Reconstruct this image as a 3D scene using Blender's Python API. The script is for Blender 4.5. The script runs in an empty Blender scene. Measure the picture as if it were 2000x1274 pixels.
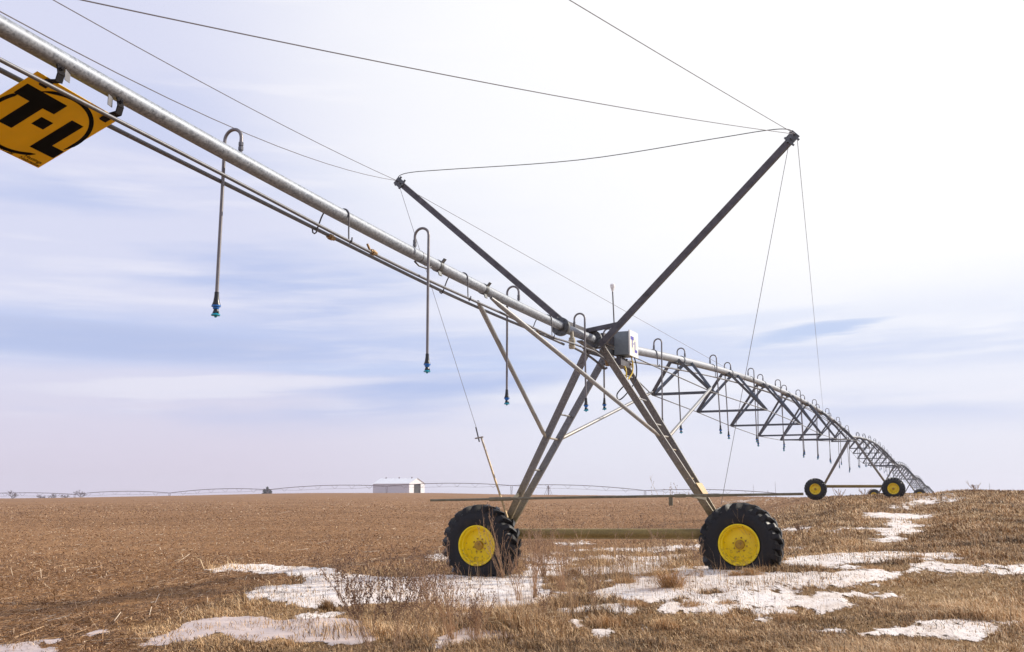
import bpy, math, random
import numpy as np
from mathutils import Vector, Matrix
random.seed(7); rng = np.random.default_rng(11)
sc = bpy.context.scene
col = sc.collection
PI = math.pi
# ------------------------------------------------------------------ terrain shape (world metres)
def _h2(ix, iy, s):
    n = (ix.astype(np.int64) * 374761393 + iy.astype(np.int64) * 668265263 + s * 974634777) & 0x7fffffff
    n = ((n ^ (n >> 13)) * 1274126177) & 0x7fffffff
    n = n ^ (n >> 16)
    return (n & 0xffff) / 65535.0
def vnoise(x, y, s=0):
    ix = np.floor(x); iy = np.floor(y); fx = x - ix; fy = y - iy
    fx = fx * fx * (3 - 2 * fx); fy = fy * fy * (3 - 2 * fy)
    a = _h2(ix, iy, s); b = _h2(ix + 1, iy, s); c = _h2(ix, iy + 1, s); d = _h2(ix + 1, iy + 1, s)
    return (a * (1 - fx) + b * fx) * (1 - fy) + (c * (1 - fx) + d * fx) * fy
def fbm(x, y, s=0, o=3):
    t = 0; a = 1.0; w = 0
    for i in range(o):
        t = t + a * vnoise(x * 2 ** i, y * 2 ** i, s + i); w += a; a *= .5
    return t / w - .5
def sstep(a, b, x):
    t = np.clip((x - a) / (b - a), 0, 1); return t * t * (3 - 2 * t)
QX = [-1000, 0, 330, 600, 850, 1000, 1250, 1450, 1560, 1640, 1750, 1820, 1860, 1900, 2000, 2600]
QE = [-16, -9.5, -3.5, 2.2, 2.0, -1, -3, -4.5, -6.5, -5, -1.5, -.5, 5, 7, 5, 2]
RX = [-1000, 1000, 1200, 1380, 1480, 1560, 1640, 1800, 1900, 2600]
RR = [420, 420, 360, 210, 130, 88, 66, 66, 60, 60]
def hbase(x, y):
    D = np.maximum(np.hypot(x, y) * .94, .5)
    az = np.clip(np.arctan2(x, y), -.9, .7)
    q = 1000 + 1968 * np.tan(az)
    Rc = np.interp(q, RX, RR); zc = 1.5 + np.interp(q, QX, QE) / 1990 * Rc
    D = np.where(y > 1, y, D)
    t = np.clip(D / Rc, 0, 1)
    z = zc * t ** 1.7
    k = sstep(100, 400, Rc); drop = (.02 + .01 * k) * np.clip(D - Rc, 0, 400 - 290 * k)
    z = z - drop
    z = z + (.10 + .12 * sstep(0.5, 3.5, x)) * np.exp(-((D - 17) / 5) ** 2) * (y > 1)
    return z * sstep(-.2, .5, np.cos(np.arctan2(x, y)))
XBY = [0, 8, 10, 13.4, 17, 22, 26, 32, 45, 62, 90, 3000]
XBX = [-3, -3, -3.3, -3.9, -2.8, -1.0, 2.4, 6, 11.4, 17, 30, 900]
def verge(x, y):
    xb = np.interp(y, XBY, XBX) + 2.2 * fbm(x * .35, y * .35, 71) * np.clip(y / 15, .6, 2)
    return sstep(-1, 1, (x - xb) / np.clip(y * .05, .7, 3))

THIN = [[(8.93, 25.66), (16.3, 43.19), (25.73, 63.31), (25.45, 58.91), (16.15, 39.15), (9.92, 25.39)], [(0.14, 27.97), (5.58, 29.14), (3.34, 19.85), (2.75, 15.91), (1.91, 12.37), (0.62, 12.47), (0.34, 13.55)], [(4.08, 16.26), (5.59, 14.67), (3.86, 12.08), (1.84, 12.31), (2.36, 14.73)], [(-1.15, 12.79), (0.64, 12.8), (1.45, 11.26), (0.3, 10.14), (-0.8, 10.14)], [(6.43, 24.1), (8.7, 19.2), (6.79, 15.04), (4.48, 16.54)]]
SNOW = [[(-5.76, 19.13), (-5.76, 20.5), (-5.29, 21.04), (-4.37, 20.25), (-3.47, 19.21), (-2.76, 18.34), (-2.32, 17.49), (-1.74, 17.38), (-1.16, 17.84), (-0.36, 17.75), (0.36, 18.0), (0.77, 17.07), (0.46, 15.39), (0.72, 14.39), (0.54, 13.55), (-0.13, 13.29), (-0.65, 13.03), (-1.22, 13.54), (-1.72, 13.28), (-2.05, 13.28), (-2.32, 12.93), (-2.72, 13.13), (-3.09, 13.76), (-3.49, 13.98), (-3.82, 14.22), (-3.81, 15.24), (-3.62, 15.91), (-3.26, 16.49), (-3.44, 17.17), (-3.94, 17.85), (-4.39, 18.23), (-5.02, 18.52)], [(-2.11, 23.27), (-1.9, 25.23), (-1.57, 25.93), (-1.14, 22.66), (-1.55, 22.01)], [(0.13, 25.33), (0.51, 25.1), (1.07, 23.75), (1.47, 22.55), (1.25, 20.67), (0.65, 21.67), (0.18, 23.36)], [(1.98, 19.67), (2.67, 20.44), (3.12, 20.67), (2.69, 18.48), (2.12, 18.39)], [(1.74, 18.3), (2.29, 18.22), (2.35, 17.34), (1.88, 17.06)], [(2.69, 22.27), (3.39, 23.21), (2.84, 20.91)], [(2.78, 16.79), (3.32, 18.37), (3.71, 17.58), (3.93, 16.33), (4.54, 16.16), (5.08, 15.81), (5.62, 16.0), (5.77, 15.53), (5.89, 15.26), (5.52, 14.5), (5.01, 14.28), (4.21, 14.02), (3.51, 14.04), (2.93, 13.96), (2.4, 14.14), (2.22, 14.8), (2.51, 15.66)], [(1.44, 15.16), (2.03, 16.19), (2.08, 15.39), (2.27, 14.65), (2.02, 13.96), (1.39, 13.96), (0.84, 13.97), (0.81, 14.69)], [(1.94, 13.37), (2.29, 13.46), (2.81, 13.4), (3.42, 13.16), (3.87, 12.92), (4.36, 12.65), (4.01, 12.35), (3.45, 12.37), (2.97, 12.4), (2.46, 12.33), (2.06, 12.51), (1.85, 12.39), (1.71, 12.68)], [(3.82, 13.66), (4.32, 13.48), (5.09, 13.38), (4.79, 12.96), (4.51, 12.89), (4.09, 13.2)], [(4.87, 18.63), (5.74, 20.75), (6.33, 20.98), (6.9, 20.15), (7.24, 18.94), (7.32, 18.19), (8.08, 19.12), (8.3, 18.97), (8.04, 17.96), (7.04, 17.51), (6.32, 17.0), (5.93, 16.85), (5.18, 16.63), (4.75, 16.88), (4.65, 17.62)], [(6.0, 15.73), (6.82, 16.96), (7.17, 16.99), (7.35, 16.26), (8.13, 16.19), (8.71, 16.06), (8.15, 15.18), (7.08, 15.02), (6.61, 14.98), (6.52, 15.47), (6.22, 15.5), (5.94, 15.38)], [(3.32, 10.46), (3.7, 10.62), (4.14, 10.95), (4.66, 11.15), (5.06, 11.05), (5.47, 10.94), (5.7, 10.81), (5.25, 10.56), (4.78, 10.25), (4.46, 9.98), (4.34, 10.15), (4.15, 10.45), (3.82, 10.4), (3.54, 10.47)], [(2.93, 10.91), (3.35, 10.88), (3.5, 10.66), (3.16, 10.6)], [(13.17, 39.72), (16.02, 45.81), (16.39, 44.93), (16.04, 42.78), (16.95, 44.02), (16.45, 41.63), (14.24, 36.54), (13.83, 37.96), (14.05, 40.22)], [(9.79, 32.86), (10.67, 32.98), (11.54, 33.1), (12.34, 32.13), (13.65, 32.93), (11.08, 31.32), (10.2, 31.54), (9.57, 31.59)], [(9.7, 36.58), (10.64, 38.62), (10.71, 35.93), (9.51, 33.62)], [(9.02, 26.11), (10.27, 28.47), (11.63, 31.11), (14.58, 37.65), (15.89, 39.47), (12.39, 31.24), (10.85, 28.29), (9.67, 25.91)], [(17.43, 46.79), (21.27, 54.78), (25.13, 62.61), (26.63, 64.53), (26.17, 61.16), (24.85, 60.02), (21.47, 53.23), (18.88, 48.04)], [(21.08, 51.94), (24.0, 56.93), (24.86, 57.56), (23.47, 53.61), (21.41, 50.23)], [(6.88, 25.79), (7.75, 25.63), (7.98, 23.98), (7.21, 24.7), (6.64, 24.41)], [(26.82, 135.48), (28.84, 120.84), (24.49, 84.88), (26.33, 108.04), (24.31, 119.73)], [(0.93, 30.79), (2.43, 32.08), (2.95, 30.78), (1.49, 29.6)], [(2.6, 27.18), (3.79, 28.95), (4.03, 27.56), (3.03, 26.14)], [(4.36, 28.87), (5.66, 30.35), (5.31, 28.09), (4.35, 26.99)], [(0.51, 12.8), (1.05, 13.1), (1.48, 12.92), (1.52, 12.24), (1.12, 12.52), (0.62, 12.43)], [(2.62, 11.81), (2.95, 11.84), (3.08, 11.68), (2.77, 11.61)], [(-31.25, 205.08), (-25.58, 217.07), (-23.74, 194.78)], [(-35.1, 69.33), (-35.22, 70.82), (-32.94, 66.13), (-33.5, 64.88)], [(-2.75, 12.56), (-2.29, 12.79), (-2.0, 12.55), (-2.19, 12.2), (-2.49, 12.2)]]
ICE = [[(-3.65, 10.03), (-3.63, 10.61), (-3.63, 11.4), (-3.62, 12.13), (-3.38, 12.34), (-2.94, 12.29), (-2.65, 12.11), (-2.43, 12.2), (-2.15, 12.33), (-1.84, 11.9), (-1.55, 11.12), (-1.34, 10.42), (-1.52, 10.2), (-1.82, 10.2), (-2.1, 10.33), (-2.31, 10.59), (-2.49, 10.46), (-2.72, 10.53), (-3.08, 11.06), (-3.15, 10.95), (-3.23, 10.34), (-3.39, 10.21), (-3.58, 9.91)], [(-5.22, 10.23), (-4.93, 10.35), (-4.48, 10.04), (-4.39, 9.8), (-4.65, 9.4), (-4.91, 9.54)], [(-4.98, 10.45), (-4.86, 10.75), (-4.64, 10.62), (-4.69, 10.29)], [(-1.11, 12.33), (-0.77, 12.79), (-0.49, 12.34), (-0.24, 12.04), (-0.35, 11.7), (-0.7, 11.78)], [(-0.81, 10.94), (-0.57, 11.39), (-0.17, 11.24), (0.22, 10.95), (-0.1, 10.53), (-0.51, 10.2), (-0.79, 9.95)], [(-4.74, 11.04), (-4.46, 11.22), (-4.25, 11.1), (-4.49, 10.89)]]
WEEDS = [('tall', -1.343, 9.863, 0.016, 0.772, -0.35, 0.293), ('tall', -1.088, 9.893, 0.017, 0.784, 0.05, 0.392), ('red', -0.606, 10.526, 0.022, 0.731, -0.2, 0.261), ('stalk', -0.295, 11.624, 0.035, 0.867, -0.03, 0.023), ('stalk', -0.109, 12.122, 0.042, 0.676, -0.12, 0.024), ('bush', 0.104, 13.879, 0.072, 0.638, -0.15, 0.277), ('red', 0.317, 14.106, 0.076, 0.789, 0, 0.211), ('arch', -0.857, 17.976, 0.104, 0.559, -1.0, 0.361), ('lean', -0.127, 16.896, 0.106, 0.999, -0.35, 0.254), ('thin', 0.739, 12.56, 0.05, 0.876, -0.05, 0.163), ('lean2', 3.98, 17.772, 0.242, 1.071, -0.5, 0.125), ('lean2', 4.327, 17.001, 0.263, 0.853, -0.55, 0.068), ('thin', 4.509, 26.188, 0.031, 1.318, -0.3, 0.527), ('thin', 1.598, 24.819, 0.023, 0.937, -0.1, 0.275), ('thin', 2.364, 23.498, 0.043, 0.922, 0.05, 0.236), ('thin', 3.381, 25.352, 0.028, 0.893, -0.15, 0.332), ('thin', 0.776, 22.702, 0.037, 0.913, -0.1, 0.274), ('thin', 3.315, 21.622, 0.107, 0.717, -0.2, 0.217), ('bush', 9.423, 33.145, 0.229, 0.234, -0.1, 0.234), ('thin', 26.73, 58.093, 1.616, 0.414, -0.2, 0.532), ('thin', 20.096, 61.833, 1.19, 0.565, -0.1, 0.754), ('thin', 22.355, 63.779, 1.308, 0.454, 0.1, 0.778), ('thin', 1.018, 12.534, 0.053, 0.531, -0.1, 0.1), ('stalk', 0.647, 14.708, 0.086, 0.515, -0.1, 0.044), ('arch', -1.65, 21.599, 0.055, 0.326, -0.8, 0.326), ('thin', 0.356, 11.912, 0.039, 0.356, 0, 0.142), ('stalk', 2.59, 10.86, 0.058, 0.237, 0.05, 0.027), ('stalk', 3.845, 13.379, 0.181, 0.241, -0.1, 0.033), ('stalk', 6.056, 15.379, 0.321, 0.201, 0.1, 0.039), ('red', 0.538, 17.309, 0.105, 0.764, -0.1, 0.295), ('red', 0.735, 14.699, 0.087, 0.764, -0.12, 0.294), ('thin', 1.765, 15.868, 0.144, 0.668, -0.1, 0.238), ('thin', 2.523, 16.765, 0.198, 0.673, -0.25, 0.252), ('thin', -0.851, 10.392, 0.021, 0.577, -0.15, 0.206), ('red', -0.338, 10.018, 0.017, 0.477, -0.1, 0.218), ('thin', 2.977, 15.963, 0.214, 0.528, -0.3, 0.208), ('red', -1.045, 12.931, 0.057, 0.516, -0.3, 0.232)]
TUFTS = [(-2.321, 12.93, 0.057, 0.219, -0.2, 0.219, 'dark'), (2.304, 14.758, 0.153, 0.546, -0.55, 0.295, 'gold'), (3.778, 16.027, 0.24, 0.209, -0.5, 0.321, 'gold'), (1.034, 17.182, 0.116, 0.258, -0.2, 0.345, 'tan'), (1.567, 13.087, 0.077, 0.17, -0.1, 0.392, 'tan'), (2.254, 12.906, 0.097, 0.142, 0.1, 0.361, 'tan'), (2.716, 12.959, 0.116, 0.116, 0.1, 0.323, 'tan'), (1.039, 11.604, 0.037, 0.208, -0.1, 0.404, 'tan'), (0.056, 11.316, 0.03, 0.169, 0, 0.338, 'tan'), (1.686, 11.302, 0.043, 0.191, -0.1, 0.337, 'tan'), (3.115, 11.589, 0.095, 0.127, 0, 0.346, 'tan'), (-2.225, 10.201, 0.019, 0.121, -0.1, 0.354, 'tan'), (3.517, 15.939, 0.231, 0.16, -0.4, 0.24, 'gold'), (5.621, 15.996, 0.336, 0.112, 0, 0.401, 'tan'), (7.232, 18.203, 0.372, 0.11, 0, 0.458, 'tan'), (-0.631, 12.651, 0.051, 0.151, 0, 0.252, 'tan'), (0.648, 16.164, 0.103, 0.21, -0.1, 0.324, 'tan'), (1.733, 15.731, 0.141, 0.189, -0.2, 0.394, 'gold')]

def gz(x, y):
    return float(hbase(np.array([x], float), np.array([y], float))[0])
# ------------------------------------------------------------------ object helpers
def tag(o, label=None, cat=None, group=None, kind=None):
    if label: o['label'] = label
    if cat: o['category'] = cat
    if group: o['group'] = group
    if kind: o['kind'] = kind
    return o
def empty(name, loc=(0, 0, 0), rz=0.0, label=None, cat=None, group=None):
    o = bpy.data.objects.new(name, None); col.objects.link(o)
    o.location = loc; o.rotation_euler = (0, 0, rz); o.empty_display_size = .3
    return tag(o, label, cat, group)
def copy_tree(o, parent=None):
    c = o.copy(); col.objects.link(c)
    if parent: c.parent = parent
    for ch in list(o.children): copy_tree(ch, c)
    return c
def frame(d, up=(0, 0, 1)):
    d = Vector(d).normalized(); u = Vector(up)
    if abs(d.dot(u)) > .98: u = Vector((1, 0, 0))
    s = d.cross(u).normalized(); u = s.cross(d).normalized()
    return d, s, u
class MB:
    def __init__(s): s.v = []; s.f = []; s.m = []
    def add(s, vs, fs, mi=0):
        b = len(s.v); s.v += [tuple(p) for p in vs]; s.f += [tuple(i + b for i in f) for f in fs]; s.m += [mi] * len(fs); return s
    def tube(s, path, r, n=10, mi=0, caps=True):
        P = [Vector(p) for p in path]; R = r if isinstance(r, (list, tuple)) else [r] * len(P)
        vs = []; fs = []; prev = None
        for i, p in enumerate(P):
            d = (P[min(i + 1, len(P) - 1)] - P[max(i - 1, 0)]).normalized()
            if prev is None:
                d, a, b = frame(d); b = d.cross(a)
            else:
                a = (prev - d * prev.dot(d)).normalized(); b = d.cross(a)
            prev = a
            for k in range(n):
                t = 2 * PI * k / n
                vs.append(p + (a * math.cos(t) + b * math.sin(t)) * R[i])
        for i in range(len(P) - 1):
            for k in range(n):
                fs.append((i * n + k, i * n + (k + 1) % n, (i + 1) * n + (k + 1) % n, (i + 1) * n + k))
        if caps: fs += [tuple(range(n - 1, -1, -1)), tuple((len(P) - 1) * n + k for k in range(n))]
        return s.add(vs, fs, mi)
    def bar(s, a, b, w, h, up=(0, 0, 1), mi=0):
        a = Vector(a); b = Vector(b); d, x, u = frame(b - a, up)
        vs = [p + x * (sx * w / 2) + u * (sy * h / 2) for p in (a, b) for sx, sy in ((-1, -1), (1, -1), (1, 1), (-1, 1))]
        return s.add(vs, [(0, 1, 2, 3), (7, 6, 5, 4), (0, 4, 5, 1), (1, 5, 6, 2), (2, 6, 7, 3), (3, 7, 4, 0)], mi)
    def channel(s, a, b, w, d, t, nrm, mi=0):
        # U section: web of width w facing nrm, two flanges of depth d running away from nrm
        a = Vector(a); b = Vector(b); ax = (b - a).normalized(); n = Vector(nrm); n = (n - ax * n.dot(ax)).normalized(); x = ax.cross(n)
        pr = [(-w/2, 0), (w/2, 0), (w/2, -d), (w/2 - t, -d), (w/2 - t, -t), (-w/2 + t, -t), (-w/2 + t, -d), (-w/2, -d)]
        vs = [p + x * q[0] + n * q[1] for p in (a, b) for q in pr]; k = len(pr)
        fs = [(i, (i + 1) % k, k + (i + 1) % k, k + i) for i in range(k)]
        fs += [(0, 5, 4, 1), (1, 4, 3, 2), (0, 7, 6, 5), (8, 9, 12, 13), (9, 10, 11, 12), (8, 13, 14, 15)]
        return s.add(vs, fs, mi)
    def box(s, c, sz, R=None, mi=0):
        c = Vector(c); R = R or Matrix.Identity(3)
        vs = [c + R @ Vector((x * sz[0] / 2, y * sz[1] / 2, z * sz[2] / 2)) for z in (-1, 1) for x, y in ((-1, -1), (1, -1), (1, 1), (-1, 1))]
        return s.add(vs, [(3, 2, 1, 0), (4, 5, 6, 7), (0, 1, 5, 4), (1, 2, 6, 5), (2, 3, 7, 6), (3, 0, 4, 7)], mi)
    def lathe(s, prof, o=(0, 0, 0), axis=(0, 0, 1), n=20, mi=0):
        # prof: list of (radius, distance along axis)
        o = Vector(o); d, a, b = frame(axis); vs = []; fs = []
        for r, h in prof:
            for k in range(n):
                t = 2 * PI * k / n; vs.append(o + d * h + (a * math.cos(t) + b * math.sin(t)) * max(r, 1e-4))
        for i in range(len(prof) - 1):
            for k in range(n):
                fs.append((i * n + k, i * n + (k + 1) % n, (i + 1) * n + (k + 1) % n, (i + 1) * n + k))
        return s.add(vs, fs, mi)
    def build(s, name, mats, parent=None, smooth=True, ang=38):
        me = bpy.data.meshes.new(name); me.from_pydata(s.v, [], s.f); me.update()
        for m in (mats if isinstance(mats, (list, tuple)) else [mats]): me.materials.append(m)
        me.polygons.foreach_set('material_index', s.m)
        if smooth:
            me.polygons.foreach_set('use_smooth', [True] * len(s.f)); me.set_sharp_from_angle(angle=math.radians(ang))
        o = bpy.data.objects.new(name, me); col.objects.link(o)
        if parent: o.parent = parent
        return o
def np_mesh(name, v, faces, mat, attrs=None, smooth=False, parent=None):
    me = bpy.data.meshes.new(name)
    nv = len(v); me.vertices.add(nv); me.vertices.foreach_set('co', np.ascontiguousarray(v, dtype=np.float32).ravel())
    tot = [len(f) * f.shape[1] for f in faces]; nl = sum(tot); npo = sum(len(f) for f in faces)
    me.loops.add(nl); me.polygons.add(npo)
    me.loops.foreach_set('vertex_index', np.concatenate([f.ravel() for f in faces]).astype(np.int32))
    starts = []; c = 0
    for f in faces:
        starts.append(c + np.arange(len(f)) * f.shape[1]); c += len(f) * f.shape[1]
    me.polygons.foreach_set('loop_start', np.concatenate(starts).astype(np.int32))
    if smooth: me.polygons.foreach_set('use_smooth', np.ones(npo, dtype=bool))
    me.update(calc_edges=True)
    for k, a in (attrs or {}).items():
        at = me.attributes.new(k, 'FLOAT', 'POINT'); at.data.foreach_set('value', np.ascontiguousarray(a, dtype=np.float32))
    me.materials.append(mat)
    o = bpy.data.objects.new(name, me); col.objects.link(o)
    if parent: o.parent = parent
    return o
# ------------------------------------------------------------------ materials
class NT:
    def __init__(s, name):
        s.m = bpy.data.materials.new(name); s.m.use_nodes = True; s.t = s.m.node_tree; s.b = s.t.nodes['Principled BSDF']
    def n(s, typ, **kw):
        x = s.t.nodes.new(typ)
        for k, v in kw.items():
            if k.startswith('_'): setattr(x, k[1:], v)
            else: x.inputs[k.replace('_', ' ')].default_value = v
        return x
    def l(s, a, b): s.t.links.new(a, b)
    def coord(s): return s.n('ShaderNodeTexCoord').outputs['Object']
    def noise(s, vec, scale, detail=4, rough=.55):
        x = s.n('ShaderNodeTexNoise', Scale=scale, Detail=detail, Roughness=rough); s.l(vec, x.inputs['Vector']); return x.outputs['Fac']
    def ramp(s, fac, stops):
        x = s.n('ShaderNodeValToRGB'); e = x.color_ramp.elements
        while len(e) < len(stops): e.new(.5)
        for el, (p, c) in zip(e, stops):
            el.position = p; el.color = (*(c if isinstance(c, (tuple, list)) else (c, c, c)), 1)
        s.l(fac, x.inputs['Fac']); return x.outputs['Color']
    def mix(s, fac, a, b, mode='MIX'):
        x = s.n('ShaderNodeMix', _data_type='RGBA', _blend_type=mode)
        for sock, v in ((x.inputs[0], fac), (x.inputs[6], a), (x.inputs[7], b)):
            if hasattr(v, 'is_linked'): s.l(v, sock)
            elif isinstance(v, (tuple, list)): sock.default_value = (*v, 1)
            else: sock.default_value = v
        return x.outputs[2]
    def math(s, op, a, b=0.0, c=0.0):
        x = s.n('ShaderNodeMath', _operation=op)
        for i, v in enumerate((a, b, c)):
            if hasattr(v, 'is_linked'): s.l(v, x.inputs[i])
            else: x.inputs[i].default_value = v
        return x.outputs[0]
    def attr(s, name): return s.n('ShaderNodeAttribute', _attribute_name=name).outputs['Fac']
    def bump(s, h, strength=.3, dist=.02):
        x = s.n('ShaderNodeBump', Strength=strength, Distance=dist); s.l(h, x.inputs['Height']); s.l(x.outputs['Normal'], s.b.inputs['Normal'])
    def set(s, **kw):
        for k, v in kw.items():
            i = s.b.inputs[k.replace('_', ' ')]
            if hasattr(v, 'is_linked'): s.l(v, i)
            elif isinstance(v, (tuple, list)): i.default_value = (*v, 1)
            else: i.default_value = v
        return s
def plain(name, c, rough=.5, metal=0.0, var=.25, scale=14.0):
    t = NT(name); f = t.noise(t.coord(), scale, 5)
    lo = tuple(x * (1 - var) for x in c); hi = tuple(min(1, x * (1 + var)) for x in c)
    t.set(Base_Color=t.ramp(f, [(.3, lo), (.7, hi)]), Roughness=rough, Metallic=metal)
    return t.m
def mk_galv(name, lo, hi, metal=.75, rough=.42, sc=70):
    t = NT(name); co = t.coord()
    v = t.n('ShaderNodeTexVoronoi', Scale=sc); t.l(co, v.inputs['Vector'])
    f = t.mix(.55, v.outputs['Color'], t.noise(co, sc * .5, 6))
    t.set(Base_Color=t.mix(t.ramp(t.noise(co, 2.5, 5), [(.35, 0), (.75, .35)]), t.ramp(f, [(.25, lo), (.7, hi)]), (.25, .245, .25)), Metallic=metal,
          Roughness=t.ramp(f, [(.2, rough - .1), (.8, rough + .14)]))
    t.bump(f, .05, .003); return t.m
M = {}
M['galv'] = mk_galv('galvanized_pipe', (.125, .143, .178), (.37, .405, .46), .45, .54)
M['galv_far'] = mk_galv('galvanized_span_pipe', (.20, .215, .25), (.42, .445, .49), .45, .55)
M['truss'] = plain('truss_steel', (.115, .127, .15), .5, .55, .2)
M['line'] = plain('hydraulic_line_steel', (.15, .15, .165), .52, .5, .15, 20)
M['drop'] = plain('drop_pipe_steel', (.20, .185, .188), .42, .5, .12, 12)
M['rod'] = plain('weathered_rod_steel', (.15, .13, .085), .5, .3, .3, 9)
M['dark'] = plain('dark_mast_steel', (.10, .095, .105), .5, .4, .3, 9)
M['blk'] = plain('black_plastic', (.012, .012, .016), .35, 0, .2)
M['blue'] = plain('blue_plastic', (.012, .16, .55), .3, 0, .15)
M['teal'] = plain('teal_plastic', (.01, .30, .42), .3, 0, .15)
M['brass'] = plain('brass_fitting', (.30, .19, .09), .5, .6, .3, 40)
M['hook'] = plain('black_bracket_steel', (.02, .018, .02), .85, 0, .2); M['hook'].node_tree.nodes['Principled BSDF'].inputs['Specular IOR Level'].default_value = .12
M['cable'] = plain('guy_cable_steel', (.20, .19, .215), .5, .5, .1)
M['flange'] = plain('flange_steel', (.12, .125, .13), .45, .55, .25)
M['white'] = plain('white_plastic', (.92, .91, .90), .45, 0, .05)
M['hoseY'] = plain('yellow_hose', (.72, .50, .03), .5, 0, .15)
M['boxgrey'] = plain('painted_grey_steel', (.22, .25, .27), .45, .25, .1)
M['boxwhite'] = plain('painted_white_steel', (.80, .80, .77), .4, 0, .04)
M['logoblue'] = plain('blue_logo_paint', (.05, .04, .40), .5, 0, .05)
M['logoyellow'] = plain('yellow_logo_paint', (.80, .78, .58), .5, 0, .05)
M['filter'] = plain('beige_filter_body', (.42, .38, .29), .5, .2, .25, 25)
def mk_leg():
    t = NT('weathered_leg_steel'); co = t.coord(); z = t.n('ShaderNodeSeparateXYZ'); t.l(co, z.inputs[0])
    n = t.noise(co, 5, 6); n2 = t.noise(co, 40, 4)
    h = t.math('SUBTRACT', 2.7, t.math('ADD', z.outputs['Z'], t.math('MULTIPLY', n, 1.1)))
    f = t.ramp(t.math('MULTIPLY', h, .75), [(0, 0), (1, 1)])
    steel = t.ramp(n2, [(.3, (.125, .12, .12)), (.7, (.24, .235, .235))]); mud = t.ramp(n2, [(.3, (.16, .115, .045)), (.7, (.31, .235, .10))])
    t.set(Base_Color=t.mix(f, steel, mud), Roughness=.5, Metallic=t.ramp(f, [(0, .5), (1, .25)])); return t.m
M['leg'] = mk_leg()
def mk_brace():
    t = NT('weathered_brace_pipe'); co = t.coord(); z = t.n('ShaderNodeSeparateXYZ'); t.l(co, z.inputs[0])
    n = t.noise(co, 7, 6); n2 = t.noise(co, 50, 4)
    h = t.math('SUBTRACT', 3.3, t.math('ADD', z.outputs['Z'], t.math('MULTIPLY', n, 1.0)))
    f = t.ramp(t.math('MULTIPLY', h, .9), [(0, 0), (1, 1)])
    t.set(Base_Color=t.mix(f, t.ramp(n2, [(.3, (.21, .21, .215)), (.7, (.33, .33, .335))]), t.ramp(n2, [(.3, (.30, .20, .09)), (.7, (.52, .38, .20))])), Roughness=.45, Metallic=.4); return t.m
M['brace'] = mk_brace()
def mk_beam():
    t = NT('mud_stained_beam'); co = t.coord(); n = t.noise(co, 3.5, 7); n2 = t.noise(co, 45, 4)
    c = t.mix(t.ramp(n, [(.35, 0), (.7, 1)]), (.17, .118, .032), (.29, .20, .058))
    t.set(Base_Color=t.mix(.35, c, t.ramp(n2, [(.3, (.10, .07, .025)), (.7, (.36, .26, .09))])), Roughness=.48, Metallic=.3); return t.m
M['beam'] = mk_beam()
def mk_tyre():
    t = NT('tyre_rubber'); co = t.coord(); n = t.noise(co, 9, 6); n2 = t.noise(co, 60, 4)
    t.set(Base_Color=t.mix(t.ramp(n, [(.52, 0), (.8, .5)]), t.ramp(n2, [(.3, (.0035, .0035, .005)), (.7, (.010, .010, .013))]), (.05, .038, .026)), Roughness=t.ramp(n, [(.3, .36), (.7, .62)]))
    t.b.inputs['Specular IOR Level'].default_value = .32; t.bump(n2, .15, .004); return t.m
M['tyre'] = mk_tyre()
def mk_yellow(name, c, rust=.62):
    t = NT(name); co = t.coord(); n = t.noise(co, 11, 8, .65); n2 = t.noise(co, 3, 4)
    base = t.mix(t.ramp(n2, [(.3, 0), (.7, 1)]), c, tuple(x * .82 for x in c))
    zc = t.n('ShaderNodeSeparateXYZ'); t.l(co, zc.inputs[0])
    sp = t.math('ADD', t.noise(co, 16, 6, .7), t.math('MULTIPLY', zc.outputs['Z'], -.35))
    if 'rim' in name: base = t.mix(t.ramp(sp, [(.56, 0), (.72, .75)]), base, (.22, .13, .045))
    t.set(Base_Color=t.mix(t.ramp(n, [(rust, 0), (rust + .07, .85)]), base, (.20, .10, .03)), Roughness=t.ramp(n, [(.3, .34), (.7, .55)])); return t.m
M['yellow'] = mk_yellow('yellow_rim_paint', (.95, .70, .003), .62)
M['hub'] = mk_yellow('rusty_hub_paint', (.46, .26, .01), .52)
M['signY'] = mk_yellow('yellow_sign_paint', (.98, .60, .004), .78); M['signY'].node_tree.nodes['Principled BSDF'].inputs['Specular IOR Level'].default_value = .2
M['signK'] = plain('black_sign_paint', (.004, .004, .004), .8, 0, .2); M['signK'].node_tree.nodes['Principled BSDF'].inputs['Specular IOR Level'].default_value = .1
# ------------------------------------------------------------------ camera, sun, sky
EYE = 1.5; PITCH = math.atan(328 / 1940)
cam_d = bpy.data.cameras.new('camera'); cam = bpy.data.objects.new('camera', cam_d); col.objects.link(cam)
cam.location = (0, 0, EYE); cam.rotation_euler = (PI / 2 + PITCH, 0, 0)
cam_d.sensor_fit = 'HORIZONTAL'; cam_d.sensor_width = 36; cam_d.lens = 36 * 1940 / 2000; cam_d.clip_end = 9000; cam_d.clip_start = .05
sc.camera = cam
SUN_AZ = math.radians(70); SUN_EL = math.radians(28)
sd = Vector((math.sin(SUN_AZ) * math.cos(SUN_EL), math.cos(SUN_AZ) * math.cos(SUN_EL), math.sin(SUN_EL)))
sl = bpy.data.lights.new('sun', 'SUN'); sl.energy = 4.6; sl.angle = math.radians(1.2); sl.color = (1.0, .91, .78)
so = bpy.data.objects.new('sun', sl); col.objects.link(so); so.rotation_euler = (-sd).to_track_quat('-Z', 'Y').to_euler(); so.location = (60, 40, 50)
wd = bpy.data.worlds.new('World'); sc.world = wd; wd.use_nodes = True
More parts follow.
